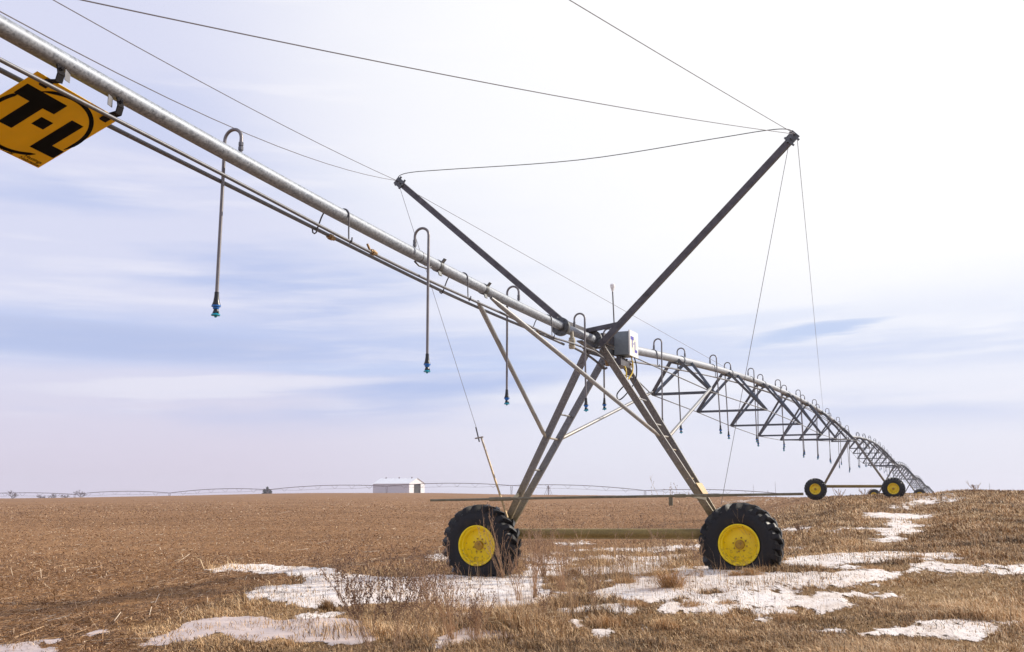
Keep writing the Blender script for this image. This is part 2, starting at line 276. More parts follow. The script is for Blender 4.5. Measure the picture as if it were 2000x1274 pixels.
def build_sky():
    t = NT.__new__(NT); t.t = wd.node_tree; nt = t.t; bg = nt.nodes['Background']
    sky = t.n('ShaderNodeTexSky', _sky_type='NISHITA'); sky.sun_disc = False; sky.sun_elevation = SUN_EL; sky.sun_rotation = SUN_AZ; sky.dust_density = 2.0
    g = t.n('ShaderNodeTexCoord').outputs['Generated']; sp = t.n('ShaderNodeSeparateXYZ'); t.l(g, sp.inputs[0])
    x, y, z = sp.outputs
    az = t.math('ARCTAN2', x, y)
    def vec(a, b, c=0.0):
        v = t.n('ShaderNodeCombineXYZ')
        for i, s in enumerate((a, b, c)):
            if hasattr(s, 'is_linked'): t.l(s, v.inputs[i])
            else: v.inputs[i].default_value = s
        return v.outputs[0]
    def st(val, a, b):
        m = t.n('ShaderNodeMapRange', _interpolation_type='SMOOTHSTEP'); t.l(val, m.inputs['Value']); m.inputs['From Min'].default_value = a; m.inputs['From Max'].default_value = b; return m.outputs['Result']
    zz = t.math('ADD', z, t.math('MULTIPLY', az, -.035))
    s1 = t.noise(vec(t.math('MULTIPLY', az, 2.2), t.math('MULTIPLY', zz, 15.0), 3.1), 1.0, 5, .5)
    s2 = t.noise(vec(t.math('MULTIPLY', az, 3.6), t.math('MULTIPLY', zz, 38.0), 7.7), 1.0, 6, .55)
    big = t.noise(vec(t.math('MULTIPLY', az, 2.0), t.math('MULTIPLY', z, 5.0), 1.3), 1.0, 4, .5)
    # nearness to the hidden sun glow (upper right)
    D = Vector((math.sin(.42) * math.cos(.60), math.cos(.42) * math.cos(.60), math.sin(.60)))
    dp = t.n('ShaderNodeVectorMath', _operation='DOT_PRODUCT'); t.l(g, dp.inputs[0]); dp.inputs[1].default_value = D
    glow = t.math('MULTIPLY', st(t.math('ADD', dp.outputs['Value'], t.math('MULTIPLY', t.math('SUBTRACT', big, .5), .12)), .74, .965), st(z, .03, .27))
    base = t.mix(st(z, .0, .17), (.76, .70, .85), (.75, .77, .96))
    base = t.mix(t.math('MULTIPLY', st(az, -.30, .12), .75), base, (.87, .90, 1.02))
    blue = t.math('MULTIPLY', st(s1, .47, .66), t.math('MULTIPLY', st(z, .045, .11), t.math('SUBTRACT', 1.0, t.math('MULTIPLY', st(z, .17, .36), .7))))
    c = t.mix(t.math('MULTIPLY', blue, t.math('SUBTRACT', .95, t.math('MULTIPLY', glow, .8))), base, (.47, .57, .885))
    band = t.math('MULTIPLY', st(z, .105, .135), t.math('SUBTRACT', 1.0, st(z, .15, .185)))
    c = t.mix(t.math('MULTIPLY', band, t.math('MULTIPLY', st(s2, .30, .56), .8)), c, (.50, .60, .91))
    wisp = t.math('MULTIPLY', st(s2, .52, .72), st(z, .03, .08))
    c = t.mix(t.math('MULTIPLY', wisp, .55), c, (.92, .91, 1.02))
    def streak(ac, zc, la, lz, sl):
        a = t.math('SUBTRACT', az, ac); dz = t.math('SUBTRACT', t.math('SUBTRACT', z, zc), t.math('MULTIPLY', a, sl))
        dz = t.math('ADD', dz, t.math('MULTIPLY', t.math('SUBTRACT', s2, .5), .045))
        e = t.math('ADD', t.math('POWER', t.math('DIVIDE', t.math('ABSOLUTE', a), la), 2.0), t.math('POWER', t.math('DIVIDE', t.math('ABSOLUTE', dz), lz), 2.0))
        return t.math('SUBTRACT', 1.0, st(e, 0.0, 1.0))
    c = t.mix(t.math('MULTIPLY', streak(-.40, .142, .26, .020, -.02), .75), c, (.49, .57, .85))
    c = t.mix(t.math('MULTIPLY', streak(-.10, .125, .20, .014, .03), .5), c, (.52, .64, .95))
    c = t.mix(t.math('MULTIPLY', streak(.10, .10, .22, .012, .05), .4), c, (.95, .95, 1.02))
    c = t.mix(t.math('MULTIPLY', streak(-.28, .10, .22, .010, .04), .6), c, (.90, .89, 1.0))
    c = t.mix(glow, c, (1.09, 1.085, 1.09))
    c = t.mix(t.math('MULTIPLY', streak(.30, .150, .085, .0085, .10), .9), c, (.55, .66, .93))
    c = t.mix(t.math('MULTIPLY', streak(.22, .165, .14, .012, .06), .35), c, (.66, .75, .98))
    sk = t.n('ShaderNodeVectorMath', _operation='SCALE'); t.l(sky.outputs[0], sk.inputs[0]); sk.inputs['Scale'].default_value = .10
    fin = t.mix(.92, sk.outputs[0], c)
    t.l(fin, bg.inputs['Color']); bg.inputs['Strength'].default_value = 1.0
build_sky()
sc.view_settings.view_transform = 'Standard'; sc.view_settings.look = 'None'; sc.view_settings.exposure = 0; sc.view_settings.gamma = 1
# ------------------------------------------------------------------ ground sheet
def inpoly(px, py, poly):
    r = np.zeros(px.shape, bool); n = len(poly)
    for i in range(n):
        x1, y1 = poly[i]; x2, y2 = poly[(i + 1) % n]
        if y1 == y2: continue
        c = ((y1 > py) != (y2 > py)) & (px < (x2 - x1) * (py - y1) / (y2 - y1) + x1); r ^= c
    return r
def patch_mask(x, y, polys):
    D = np.maximum(y, 1)
    wx = x + .028 * D * fbm(x * 1.3, y * 1.3, 31, 4) + .018 * D * fbm(x * 5, y * 5, 35, 3)
    wy = y + .0042 * D * D * (fbm(x * 1.1 + 9, y * 1.1, 41, 4)) + .0030 * D * D * fbm(x * 5, y * 4, 45, 3)
    m = np.zeros(x.shape, bool)
    for p in polys:
        a = np.array(p); sel = (wx > a[:, 0].min()) & (wx < a[:, 0].max()) & (wy > a[:, 1].min()) & (wy < a[:, 1].max())
        if sel.any():
            mm = np.zeros(x.shape, bool); mm[sel] = inpoly(wx[sel], wy[sel], p); m |= mm
    return m
def rough_z(x, y, vg):
    D = np.hypot(x, y)
    f = sstep(400, 60, D)
    t = .055 * fbm(x * .9, y * .9, 3, 3) + .05 * fbm(x * 3.2, y * 3.2, 5, 3) + .03 * fbm(x * 9, y * 9, 8, 2)
    s = .05 * fbm(x * .8, y * .8, 13, 3) + .06 * fbm(x * 4, y * 4, 15, 3) + .05 * fbm(x * 11, y * 11, 17, 2)
    far = .35 * fbm(x * .06, y * .06, 19, 3) * sstep(25, 60, D) * vg
    return (t * vg + s * (1 - vg)) * f + far * f
azs = np.concatenate([np.radians(np.linspace(-180, -37, 60)[:-1]), np.radians(np.linspace(-37, 37, 901)), np.radians(np.linspace(37, 180, 60)[1:])])
rs = [.4]
while rs[-1] < 1380:
    r = rs[-1]
    rs.append(r + (.35 if r < 8.5 else min(max(.06, r * r * .00026), r * .03)))
rs = np.array(rs)
RRg, AA = np.meshgrid(rs, azs, indexing='ij')
GX = RRg * np.sin(AA); GY = RRg * np.cos(AA)
HB = hbase(GX, GY); VG = verge(GX, GY) * (GY > 0) + (GY <= 0) * .7
RZ = rough_z(GX, GY, VG)
nr, na = GX.shape
SM = patch_mask(GX, GY, SNOW) | (patch_mask(GX, GY, THIN) & (fbm(GX * .9, GY * .55, 141, 4) + .5 * fbm(GX * 4, GY * 2.6, 145, 2) > -.02)); IM = patch_mask(GX, GY, ICE)
def blur(m, k=2):
    m = m.astype(float)
    for ax in (0, 1):
        a = np.zeros_like(m)
        for d in range(-k, k + 1): a += np.roll(m, d, ax)
        m = a / (2 * k + 1)
    return m
SB = blur(SM, 2); IB = blur(IM, 2)
idx = np.arange(nr * na).reshape(nr, na)
quads = np.stack([idx[:-1, :-1], idx[1:, :-1], idx[1:, 1:], idx[:-1, 1:]], -1).reshape(-1, 4)
# ground settles a little under the snow so that the sheet lies on it
gzv = HB + RZ * (1 - .45 * SB - .7 * IB)
def mk_ground():
    t = NT('field_ground'); co = t.coord(); vg = t.attr('verge')
    ma = t.n('ShaderNodeMapping'); t.l(co, ma.inputs['Vector']); ma.inputs['Scale'].default_value = (1, .45, 1)
    n1 = t.noise(co, .35, 6); n2 = t.noise(ma.outputs[0], 4, 8, .7); n3 = t.noise(ma.outputs[0], 22, 8, .75); n4 = t.noise(co, 1.3, 6, .6)
    n5 = t.noise(ma.outputs[0], 1.0, 9, .8)
    soil = t.ramp(n3, [(.30, (.075, .037, .017)), (.46, (.22, .116, .048)), (.60, (.325, .172, .074)), (.74, (.58, .365, .175))])
    soil = t.mix(t.ramp(n2, [(.40, 0), (.72, .75)]), soil, (.11, .056, .024))
    soil = t.mix(t.ramp(n5, [(.42, 0), (.66, .6)]), soil, (.36, .195, .09))
    soil = t.mix(t.ramp(n1, [(.38, .0), (.66, .6)]), soil, (.20, .10, .042)); soil = t.mix(t.ramp(t.noise(co, .09, 4), [(.42, 0), (.62, .5)]), soil, (.36, .20, .095))
    th = t.ramp(n3, [(.30, (.06, .034, .014)), (.5, (.185, .110, .046)), (.70, (.42, .27, .125))])
    th = t.mix(t.ramp(n4, [(.40, 0), (.68, .7)]), th, (.16, .092, .04))
    th = t.mix(t.ramp(n5, [(.40, 0), (.66, .6)]), th, (.42, .265, .125))
    t.set(Base_Color=t.mix(vg, soil, th), Roughness=.95)
    t.b.inputs['Specular IOR Level'].default_value = .15
    t.bump(t.mix(.5, n3, n2), .8, .06); return t.m
ground = np_mesh('ground', np.stack([GX, GY, gzv], -1).reshape(-1, 3), [quads], mk_ground(), {'verge': VG.ravel()}, smooth=True)
tag(ground, 'brown stubble field rising to a low crest with a dry grass verge on the right', 'ground', kind='structure')
def melt_edge(t, co, amount, stretch=.4):
    # thin out towards the rim of a patch: bare ground shows through
    mp = t.n('ShaderNodeMapping'); t.l(co, mp.inputs['Vector']); mp.inputs['Scale'].default_value = (1, stretch, 1)
    f = t.math('ADD', t.attr('melt'), t.math('MULTIPLY', t.math('SUBTRACT', t.noise(mp.outputs[0], 9, 8, .72), .5), amount))
    a = t.ramp(f, [(.0, 0), (.10, 1)])
    tr = t.n('ShaderNodeBsdfTransparent'); mx = t.n('ShaderNodeMixShader'); out = t.t.nodes['Material Output']
    t.l(a, mx.inputs[0]); t.l(tr.outputs[0], mx.inputs[1]); t.l(t.b.outputs[0], mx.inputs[2]); t.l(mx.outputs[0], out.inputs['Surface'])
    return f
def mk_snow():
    t = NT('old_snow'); co = t.coord(); n = t.noise(co, 6, 7, .65); n2 = t.noise(co, 40, 5); n3 = t.noise(co, 1.2, 4)
    f = melt_edge(t, co, 4.2, .25)
    c = t.mix(t.ramp(n3, [(.35, 0), (.7, 1)]), (.93, .87, .82), (.86, .75, .66))
    ms = t.n('ShaderNodeMapping'); t.l(co, ms.inputs['Vector']); ms.inputs['Scale'].default_value = (1, .3, 1)
    c = t.mix(t.ramp(t.noise(ms.outputs[0], 4, 6, .65), [(.48, 0), (.70, .6)]), c, (.60, .47, .37))  # brown dirt streaks, also painted in for shadows of the uneven snow surface
    c = t.mix(t.ramp(t.noise(ms.outputs[0], 15, 6, .7), [(.55, 0), (.66, .85)]), c, (.26, .16, .085))
    c = t.mix(t.ramp(f, [(.05, .7), (.35, 0)]), c, (.62, .50, .41))
    t.set(Base_Color=c, Roughness=.7); t.bump(t.mix(.5, n, n2), .8, .07); return t.m
def mk_ice():
    t = NT('dirty_ice'); co = t.coord(); n = t.noise(co, 3, 6, .6); n2 = t.noise(co, 18, 4)
    c = t.mix(t.ramp(n, [(.38, 0), (.66, 1)]), (.62, .50, .44), (.42, .325, .285))
    melt_edge(t, co, 1.8, .5); c = t.mix(t.ramp(t.noise(co, 11, 6, .7), [(.56, 0), (.70, .7)]), c, (.24, .16, .10))
    t.set(Base_Color=c, Roughness=t.ramp(n, [(.35, .55), (.6, .32)])); t.bump(n2, .12, .01); return t.m
def sheet(name, keepv, zoff, mat, label, cat):
    k = keepv > -.5
    keep = (k[:-1, :-1] & k[1:, :-1] & k[1:, 1:] & k[:-1, 1:]).ravel()
    q = quads[keep]; used, inv = np.unique(q, return_inverse=True)
    P = np.stack([GX, GY, zoff], -1).reshape(-1, 3)[used]
    o = np_mesh(name, P, [inv.reshape(-1, 4)], mat, {'melt': keepv.ravel()[used]}, smooth=True)
    return tag(o, label, cat, kind='stuff')
melt = .75 * fbm(GX * 2.4, GY * 1.1, 51, 4) + .75 * fbm(GX * 9, GY * 3.2, 57, 3)
SK = np.where(blur(SB, 4) > .01, SB * .95 - .43 + .8 * melt + .30 * (blur(SB, 6) - .62) + .85 * np.minimum(fbm(GX * .55, GY * 1.7, 63, 3), .12), -1)
sn = .006 + .022 * sstep(-.05, .55, SK) + .012 * fbm(GX * 3, GY * 2, 59, 3)
sheet('snow_patches', SK, gzv + .005 + .014 * sstep(-.1, .6, SK), mk_snow(), 'thin patches of old melting snow lying among the dry grass by the wheels', 'snow')
IK = np.where(blur(IB, 3) > .01, IB - .42 + .4 * melt, -1)
icez = .012 + .006 * fbm(GX * 1.5, GY * 1.5, 61, 2)
sheet('ice_sheets', IK, gzv + .006 + .008 * sstep(-.1, .6, IK), mk_ice(), 'dull grey refrozen ice sheets in the bottom left foreground', 'ice')
# ------------------------------------------------------------------ ground cover
def surf(x, y, vg):
    m = blur_lookup(x, y)
    return hbase(x, y) + rough_z(x, y, vg), m
MB_ = np.maximum(sstep(-.1, .25, SK), sstep(-.1, .2, IK))
def blur_lookup(x, y):
    r = np.hypot(x, y); a = np.arctan2(x, y)
    i = np.clip(np.searchsorted(rs, r), 0, nr - 1); j = np.clip(np.searchsorted(azs, a), 0, na - 1)
    return MB_[i, j]
def mk_blade(name, stops, trans=.0):
    t = NT(name); f = t.attr('tint')
    t.set(Base_Color=t.ramp(f, stops), Roughness=.6); t.b.inputs['Specular IOR Level'].default_value = .3
    return t.m
GR = [(0, (.055, .032, .012)), (.3, (.265, .148, .062)), (.6, (.59, .36, .165)), (.85, (.86, .60, .33)), (1, (.86, .66, .40))]
M['grass'] = mk_blade('dry_grass', GR)
M['straw'] = mk_blade('corn_straw', [(0, (.10, .055, .027)), (.4, (.265, .137, .060)), (.8, (.56, .34, .165)), (1, (.80, .64, .46))])
def blades(x, y, z, h, w, lean, tint, az, curve=.6):
    n = len(x); ca, sa = np.cos(az), np.sin(az)                # lean direction
    face = az + PI / 2 + rng.uniform(-.7, .7, n); wx, wy = np.cos(face) * w / 2, np.sin(face) * w / 2
    v = np.zeros((n, 5, 3)); L1 = h * lean * .32; L2 = h * lean
    v[:, 0] = np.stack([x - wx, y - wy, z], -1); v[:, 1] = np.stack([x + wx, y + wy, z], -1)
    mx, my, mz = x + ca * L1, y + sa * L1, z + h * .55
    v[:, 2] = np.stack([mx + wx * .8, my + wy * .8, mz], -1); v[:, 3] = np.stack([mx - wx * .8, my - wy * .8, mz], -1)
    v[:, 4] = np.stack([x + ca * L2, y + sa * L2, z + h * (1 - .25 * np.minimum(lean, 1.6))], -1)
    b = (np.arange(n) * 5)[:, None]
    return v.reshape(-1, 3), b + np.array([[0, 1, 2, 3]]), b + np.array([[3, 2, 4]]), np.repeat(tint, 5)
def sample(n, d0, d1, a0, a1, p):
    u = rng.random(n)
    d = (d0 ** (1 - p) + u * (d1 ** (1 - p) - d0 ** (1 - p))) ** (1 / (1 - p)); a = rng.uniform(a0, a1, n)
    return d * np.sin(a), d * np.cos(a), d
# dry grass of the verge
x, y, d = sample(1500000, 8.5, 82, -.56, .62, 1.25)
vg = verge(x, y); m = blur_lookup(x, y)
cl = fbm(x * 1.1, y * 1.1, 81, 3) + .5; cl2 = fbm(x * .35, y * .35, 87, 2) + .5
kp = rng.random(len(x)) < vg ** 1.5 * (1 - m) ** 2.2 * np.clip(.45 + 1.4 * (cl - .3), .40, 1) + .10 * (m > .2) * (d < 40) * (cl > .40)
x, y, d, cl, cl2, m, vg = [q[kp] for q in (x, y, d, cl, cl2, m, vg)]
z = hbase(x, y) + rough_z(x, y, vg) - .01
n = len(x)
h = (.025 + .34 * np.clip(cl - .38, 0, 1) ** 1.3 + .055 * rng.random(n)) * rng.uniform(.45, 1.4, n) * (1 + .8 * sstep(.55, .8, cl2)) * (1 - .35 * sstep(20, 14, y) * (x > 1.5))
w = np.maximum(.0065, d * .00050) * rng.uniform(.6, 1.4, n)
lean = rng.gamma(2.0, .48, n); az = rng.normal(PI * .9, 1.5, n) + 3 * fbm(x * .9, y * .9, 97, 2)
tint = np.clip(.47 + .30 * rng.normal(0, 1, n) + .5 * (cl2 - .5) + .7 * fbm(x * .9, y * .9, 93, 3) - .25 * (rng.random(n) < .12), 0, 1)
lf = sstep(-.4, -2.6, x) * sstep(19, 14, y); h *= 1 - .5 * lf; tint = np.clip(tint - .16 * lf, 0, 1)
v, q4, q3, ti = blades(x, y, z, h, w, lean, tint, az)
tag(np_mesh('dry_grass', v, [q4, q3], M['grass'], {'tint': ti}), 'short matted tan dry grass covering the verge', 'grass', kind='stuff')
print('grass', n)
# thin tall dead grass standing about the tower and over the snow
x, y, d = sample(90000, 9.5, 30, -.36, .50, 1.1)
vg = verge(x, y); cl = fbm(x * .55, y * .4, 181, 3) + .5
kp = rng.random(len(x)) < vg * np.clip(1.0 - np.abs(x - .9) / 4.2, .06, 1) * np.clip((cl - .40) * 3.2, .03, 1) * sstep(10.5, 13.5, y)
x, y, d = x[kp], y[kp], d[kp]; n = len(x)
z = hbase(x, y) + rough_z(x, y, verge(x, y)) - .01
v, q4, q3, ti = blades(x, y, z, rng.uniform(.12, .56, n) * rng.uniform(.6, 1, n) * np.where((rng.random(n) < .22) & (y > 13.5), 1.7, 1), np.maximum(.0035, d * .00027) * rng.uniform(.7, 1.2, n), rng.gamma(2, .13, n), np.clip(rng.normal(.42, .2, n), 0, 1), rng.normal(PI * .95, 1.0, n))
tag(np_mesh('tall_dead_grass', v, [q4, q3], M['grass'], {'tint': ti}), 'thin upright dead grass stems standing around the wheels and over the snow', 'grass', kind='stuff')
print('tall', n)
# corn residue on the field: flat strips of straw, most lying, some propped
x, y, d = sample(800000, 8.5, 260, -.60, .45, 1.5)
vg = verge(x, y); m = blur_lookup(x, y)
kp = rng.random(len(x)) < (1 - vg) * np.clip(1.1 - m * 1.15, .02, 1) * np.clip(.2 + 1.4 * (fbm(x * .8, y * .8, 101, 3) + .35), .1, 1) * (1 - .93 * sstep(35, 220, d))
x, y, d, vg = [q[kp] for q in (x, y, d, vg)]; n = len(x)
z = hbase(x, y) + rough_z(x, y, vg) + .004
Ls = rng.gamma(2.0, .015, n) + .012; Ls = np.where(rng.random(n) < .03 * sstep(32, 14, d) + .004, Ls * 5.5, Ls) * np.clip(d / 48, 1, 2.2)
w = np.maximum(.0055, d * .00036) * rng.uniform(.6, 1.5, n); a = rng.uniform(0, 2 * PI, n); tl = np.where(rng.random(n) < .80, np.abs(rng.normal(0, .16, n)), rng.uniform(.25, .95, n)); Ls = np.where((tl > .4) & (Ls > .12), Ls * .4, Ls)
dx, dy, dz = np.cos(a) * np.cos(tl) * Ls / 2, np.sin(a) * np.cos(tl) * Ls / 2, np.sin(tl) * Ls
px, py = -np.sin(a) * w / 2, np.cos(a) * w / 2
v = np.zeros((n, 4, 3))
v[:, 0] = np.stack([x - dx - px, y - dy - py, z], -1); v[:, 1] = np.stack([x - dx + px, y - dy + py, z + w * .4], -1)
v[:, 2] = np.stack([x + dx + px, y + dy + py, z + dz + w * .4], -1); v[:, 3] = np.stack([x + dx - px, y + dy - py, z + dz], -1)
q = (np.arange(n) * 4)[:, None] + np.array([[0, 1, 2, 3]])
ti = np.repeat(np.clip(rng.normal(.40, .27, n) + .25 * (Ls > .13) + .55 * fbm(x * .12, y * .05, 121, 4), 0, 1), 4)
tag(np_mesh('corn_residue', v.reshape(-1, 3), [q], M['straw'], {'tint': ti}), 'scattered pale corn stalks and straw littering the brown field', 'crop residue', kind='stuff')
print('straw', n)
# ------------------------------------------------------------------ irrigation machine (frame: x across, y along the pipe, z up)
ANG = math.radians(23.8); T0 = Vector((1.57, 16.9, 0))
U = Vector((math.sin(ANG), math.cos(ANG), 0)); V = Vector((math.cos(ANG), -math.sin(ANG), 0))
def L(u, v, z): return Vector((v, u, z))
def Wd(u, v, z): return T0 + U * u + V * v + Vector((0, 0, z))
def sag_path(a, b, s, n=14):
    a = Vector(a); b = Vector(b)
    return [a.lerp(b, i / n) - Vector((0, 0, 4 * s * (i / n) * (1 - i / n))) for i in range(n + 1)]
def zb(u): return 4.03 + .0029 * u * u * (u < 0)              # overhang pipe height
def arc(c, r, a0, a1, e1, e2, n=12):
    return [Vector(c) + Vector(e1) * (r * math.cos(a0 + (a1 - a0) * i / n)) + Vector(e2) * (r * math.sin(a0 + (a1 - a0) * i / n)) for i in range(n + 1)]
RT = .69; TW = .42
def wheel_parts(parent, c, face=-1, lod=0, spin=0.0):
    """tractor tyre on a dished yellow rim; axle along y, dished face towards face*y"""
    c = Vector(c); ax = (0, face, 0)
    w = empty('wheel', c); w.parent = parent
    nseg = 64 if lod == 0 else 32
    t = MB(); h = TW / 2
    prof = [(.335, -h + .03), (.36, -h + .005), (.42, -h - .004), (.53, -h - .002), (.588, -h + .03), (.612, -h + .08), (.625, 0), (.612, h - .08), (.588, h - .03), (.53, h + .002), (.42, h + .004), (.36, h - .005), (.335, h - .03), (.33, 0), (.335, -h + .03)]
    t.lathe(prof, (0, 0, 0), ax, nseg)
    nl = 22
    for k in range(nl * 2):
        side = 1 if k % 2 else -1; a0 = PI * k / nl + spin
        pts = []
        K = 7
        for i in range(K + 1):
            s = i / K                                          # 0 centre -> 1 shoulder
            yy = side * (-.015 + s * (h + .012)); r0 = .605 if s < .75 else .605 - .07 * ((s - .75) / .25) ** 2
            r1 = RT if s < .76 else RT - .085 * ((s - .76) / .24) ** 1.8
            an = a0 + (-1) * (1 - s) * .20 + .03
            hw = (.030 + .022 * s) / .68
            for rr, q in ((r0, -1.25), (r1, -.8), (r1, .8), (r0, 1.25)):
                aa = an + q * hw
                pts.append((rr * math.cos(aa), face * yy, rr * math.sin(aa)))
        fs = []
        for i in range(K):
            for q in range(3): fs.append((i * 4 + q, i * 4 + q + 1, i * 4 + 4 + q + 1, i * 4 + 4 + q))
        fs += [(3, 2, 1, 0), (K * 4, K * 4 + 1, K * 4 + 2, K * 4 + 3)]
        t.add(pts, fs)
    t.build('tyre', M['tyre'], w, ang=30)
    r = MB()
    r.lathe([(.330, h - .03), (.342, h - .008), (.342, h + .012), (.330, h + .016), (.318, h + .006), (.312, h - .03), (.305, h - .06), (.292, h - .065), (.282, h - .09), (.272, h - .145), (.262, h - .155), (.20, h - .142), (.135, h - .125), (.115, h - .12), (.0, h - .12)], (0, 0, 0), ax, nseg)
    r.lathe([(.0, h - .16), (.27, h - .17), (.335, h - .05)], (0, 0, 0), ax, nseg)
    r.lathe([(.338, -h + .03), (.345, -h - .01), (.325, -h - .005), (.30, -h + .1), (.285, h - .18)], (0, 0, 0), ax, nseg)
    rim = r.build('rim', M['yellow'], w, ang=30)
    b = MB()
    b.lathe([(.078, h - .13), (.078, h - .07), (.070, h - .058), (.045, h - .055), (.040, h - .045), (.0, h - .045)], (0, 0, 0), ax, 24)
    b.build('hub', M['hub'], rim)
    for k in range(8):
        a = 2 * PI * k / 8 + .2 + spin
        q = MB(); q.lathe([(.014, h - .125), (.014, h - .098), (.010, h - .095), (.0, h - .095)], (.115 * math.cos(a), 0, .115 * math.sin(a)), ax, 6)
        if lod == 0: q.build('lug_nut', M['hub'], rim)
    return w
def tower(name, loc, zl, zr, ztop, label, near=False):
    """A-frame drive tower: two wheels in line across the pipe, beam, four channel legs"""
    T = empty(name, loc, -ANG, label, 'drive tower', 'drive towers of the long irrigation machine')
    lod = 0 if near else 1
    ur, vl, vr = (1.02, -2.17, 2.03) if near else (-.26, -2.33, 2.31)          # the near tower stands a little twisted
    wheel_parts(T, L(-.26, vl, zl), -1, lod, .1); wheel_parts(T, L(ur, vr, zr), -1, lod, .37)
    b = MB(); b.tube([L(.02, vl - .12, zl + .18), L(ur + .28, vr + .1, zr + (.16 if near else .15))], .09, 20); b.build('base_beam', M['beam'], T)
    for uc, vc, zc in ((-.0, vl, zl), (ur + .26, vr, zr)):
        g = MB(); g.box(L(uc, vc, zc + .02), (.22, .20, .30)); g.lathe([(.11, 0), (.11, .12), (.07, .14), (.06, .22)], L(uc - .02, vc, zc), (0, -1, 0), 16)
        g.build('gearbox', M['dark'], T, ang=30)
    for s in (-1, 1):
        for su in (-1, 1):
            a, bt = leg_line(s, su, zl, zr, ztop, near)
            c = MB(); c.channel(a, bt, .115, .055, .008, (0, -1, 0))
            for tt in (.05, .10, .50, .54, .93, .97):
                p = a.lerp(bt, tt); c.lathe([(.014, 0), (.014, .012), (.006, .016), (0, .016)], p + Vector((0, -.001, 0)), (0, -1, 0), 8)
            c.build('leg', M['leg'], T, ang=25)
        if near:
            for tt in ((.36, .66) if s < 0 else (.30, .46, .60, .74, .87)):
                p = [Vector.lerp(*leg_line(s, su, zl, zr, ztop, near), tt) for su in (-1, 1)]
                r = MB(); r.tube(p, .015, 8); r.build('rung', M['leg'] if s < 0 else M['brace'], T)
    return T
def leg_line(s, su, zl, zr, ztop, near):
    if s < 0: a = L(su * .10, -1.90, zl + .16)
    else: a = L(1.32 + su * .10, 1.69, zr + .18) if near else L(su * .10, 1.98, zr + .16)
    return a, L(su * .46, s * .13, ztop - .14)
g0 = gz(1.57, 16.9)
ZT = 4.04
near = tower('irrigation_tower', T0, .63, .668, ZT, 'near drive tower with two big yellow rimmed wheels, tall masts and a grey control box', True)
# knee braces to the overhang pipe and to the first truss joint
def on_leg(s, su, t, off): p = Vector.lerp(*leg_line(s, su, .63, .668, ZT, True), t); return p + Vector((0, off, 0))
kL = on_leg(-1, -1, .535, -.02); kR = on_leg(1, -1, .53, -.02); kL2 = on_leg(-1, 1, .53, .03); kR2 = on_leg(1, 1, .535, .03)
for a, b in ((kL, L(-4.84, -.06, 3.93)), (kR, L(-4.76, .09, 3.98)), (kL2, L(5.35, -.66, 3.74)), (kR2, L(5.35, .66, 3.78))):
    m = MB(); d = (b - a).normalized(); m.tube([a, a + d * .12, a + d * .22, b - d * .2, b - d * .1, b], [.018, .026, .033, .033, .026, .02], 12)
    m.build('brace', M['brace'], near)
for s, a, b in ((-1, kL, kL2), (1, kR, kR2)):
    m = MB(); m.tube([a, b], .018, 8); m.build('brace_tie', M['brace'], near)
m = MB(); g1, g2 = (Vector.lerp(*leg_line(1, -1, .63, .668, ZT, True), t) for t in (.19, .26)); g3, g4 = (Vector.lerp(*leg_line(1, 1, .63, .668, ZT, True), t) for t in (.26, .19))
o1 = Vector((.062, -.01, .04)); o2 = Vector((.070, -.01, .046)); ex = Vector((0, .05, 0))
m.add([g1 + o1, g2 + o1, g3 + o1 + ex, g4 + o1 + ex, g1 + o2, g2 + o2, g3 + o2 + ex, g4 + o2 + ex], [(3, 2, 1, 0), (4, 5, 6, 7), (0, 1, 5, 4), (1, 2, 6, 5), (2, 3, 7, 6), (3, 0, 4, 7)])
m.build('gusset_plate', M['brace'], near, smooth=False)
# long cross rod in front of the legs
m = MB(); m.tube([L(-.62, -2.99, 1.39), L(-.62, -.2, 1.445), L(-.62, 3.30, 1.50)], .021, 10)
m.tube([L(-.62, -1.86, 1.412), L(-.62, -1.45, 1.42)], .034, 10); m.tube([L(-.62, 1.35, 1.47), L(-.62, 1.52, 1.473)], .03, 8); m.tube([L(-.62, 1.78, 1.476), L(-.62, 2.05, 1.48)], .028, 10)
m.bar(L(-.62, -1.42, 1.42), L(-.20, -1.50, 1.50), .03, .05); m.bar(L(-.62, 1.62, 1.475), L(.9, 1.48, 1.42), .03, .05); m.box(L(-.62, 1.28, 1.40), (.06, .02, .16))
m.build('cross_rod', M['rod'], near)
# cable post on the left
m = MB(); m.tube([L(-.32, -1.66, 1.10), L(-.32, -2.16, 2.47)], .019, 8); m.bar(L(-.32, -2.28, 2.46), L(-.32, -2.13, 2.485), .04, .02); m.build('cable_post', M['brace'], near)
# masts and their guys
M1 = L(-.92, -3.62, 7.167); M2 = L(-.94, 3.48, 6.981)
B1 = L(-.9, -.16, 4.10); B2 = L(-.62, .14, 3.93)
for a, b in ((B1, M1), (B2, M2)):
    m = MB(); m.channel(a, b, .102, .075, .012, (0, -1, 0)); mast = m.build('mast', M['dark'], near, ang=25)
    d = (b - a).normalized(); h = MB()
    h.bar(b - d * .16, b + d * .02, .15, .02, (0, 1, 0)); 
    for off in (.02, .10, .17): h.tube([b - d * off + Vector((0, -.05, 0)), b - d * off + Vector((0, .13, 0))], .013, 8)
    for off in (.03, .14):
        pr = d.cross(Vector((0, 1, 0))); h.bar(b - d * off + pr * .09, b - d * off - pr * .11, .03, .022, (0, 1, 0))
    h.build('mast_head', M['flange'], mast)
m = MB(); m.bar(L(-2.0, -.10, 4.17), L(-.55, -.10, 4.19), .06, .06); m.build('mast_strut', M['dark'], near, smooth=False)
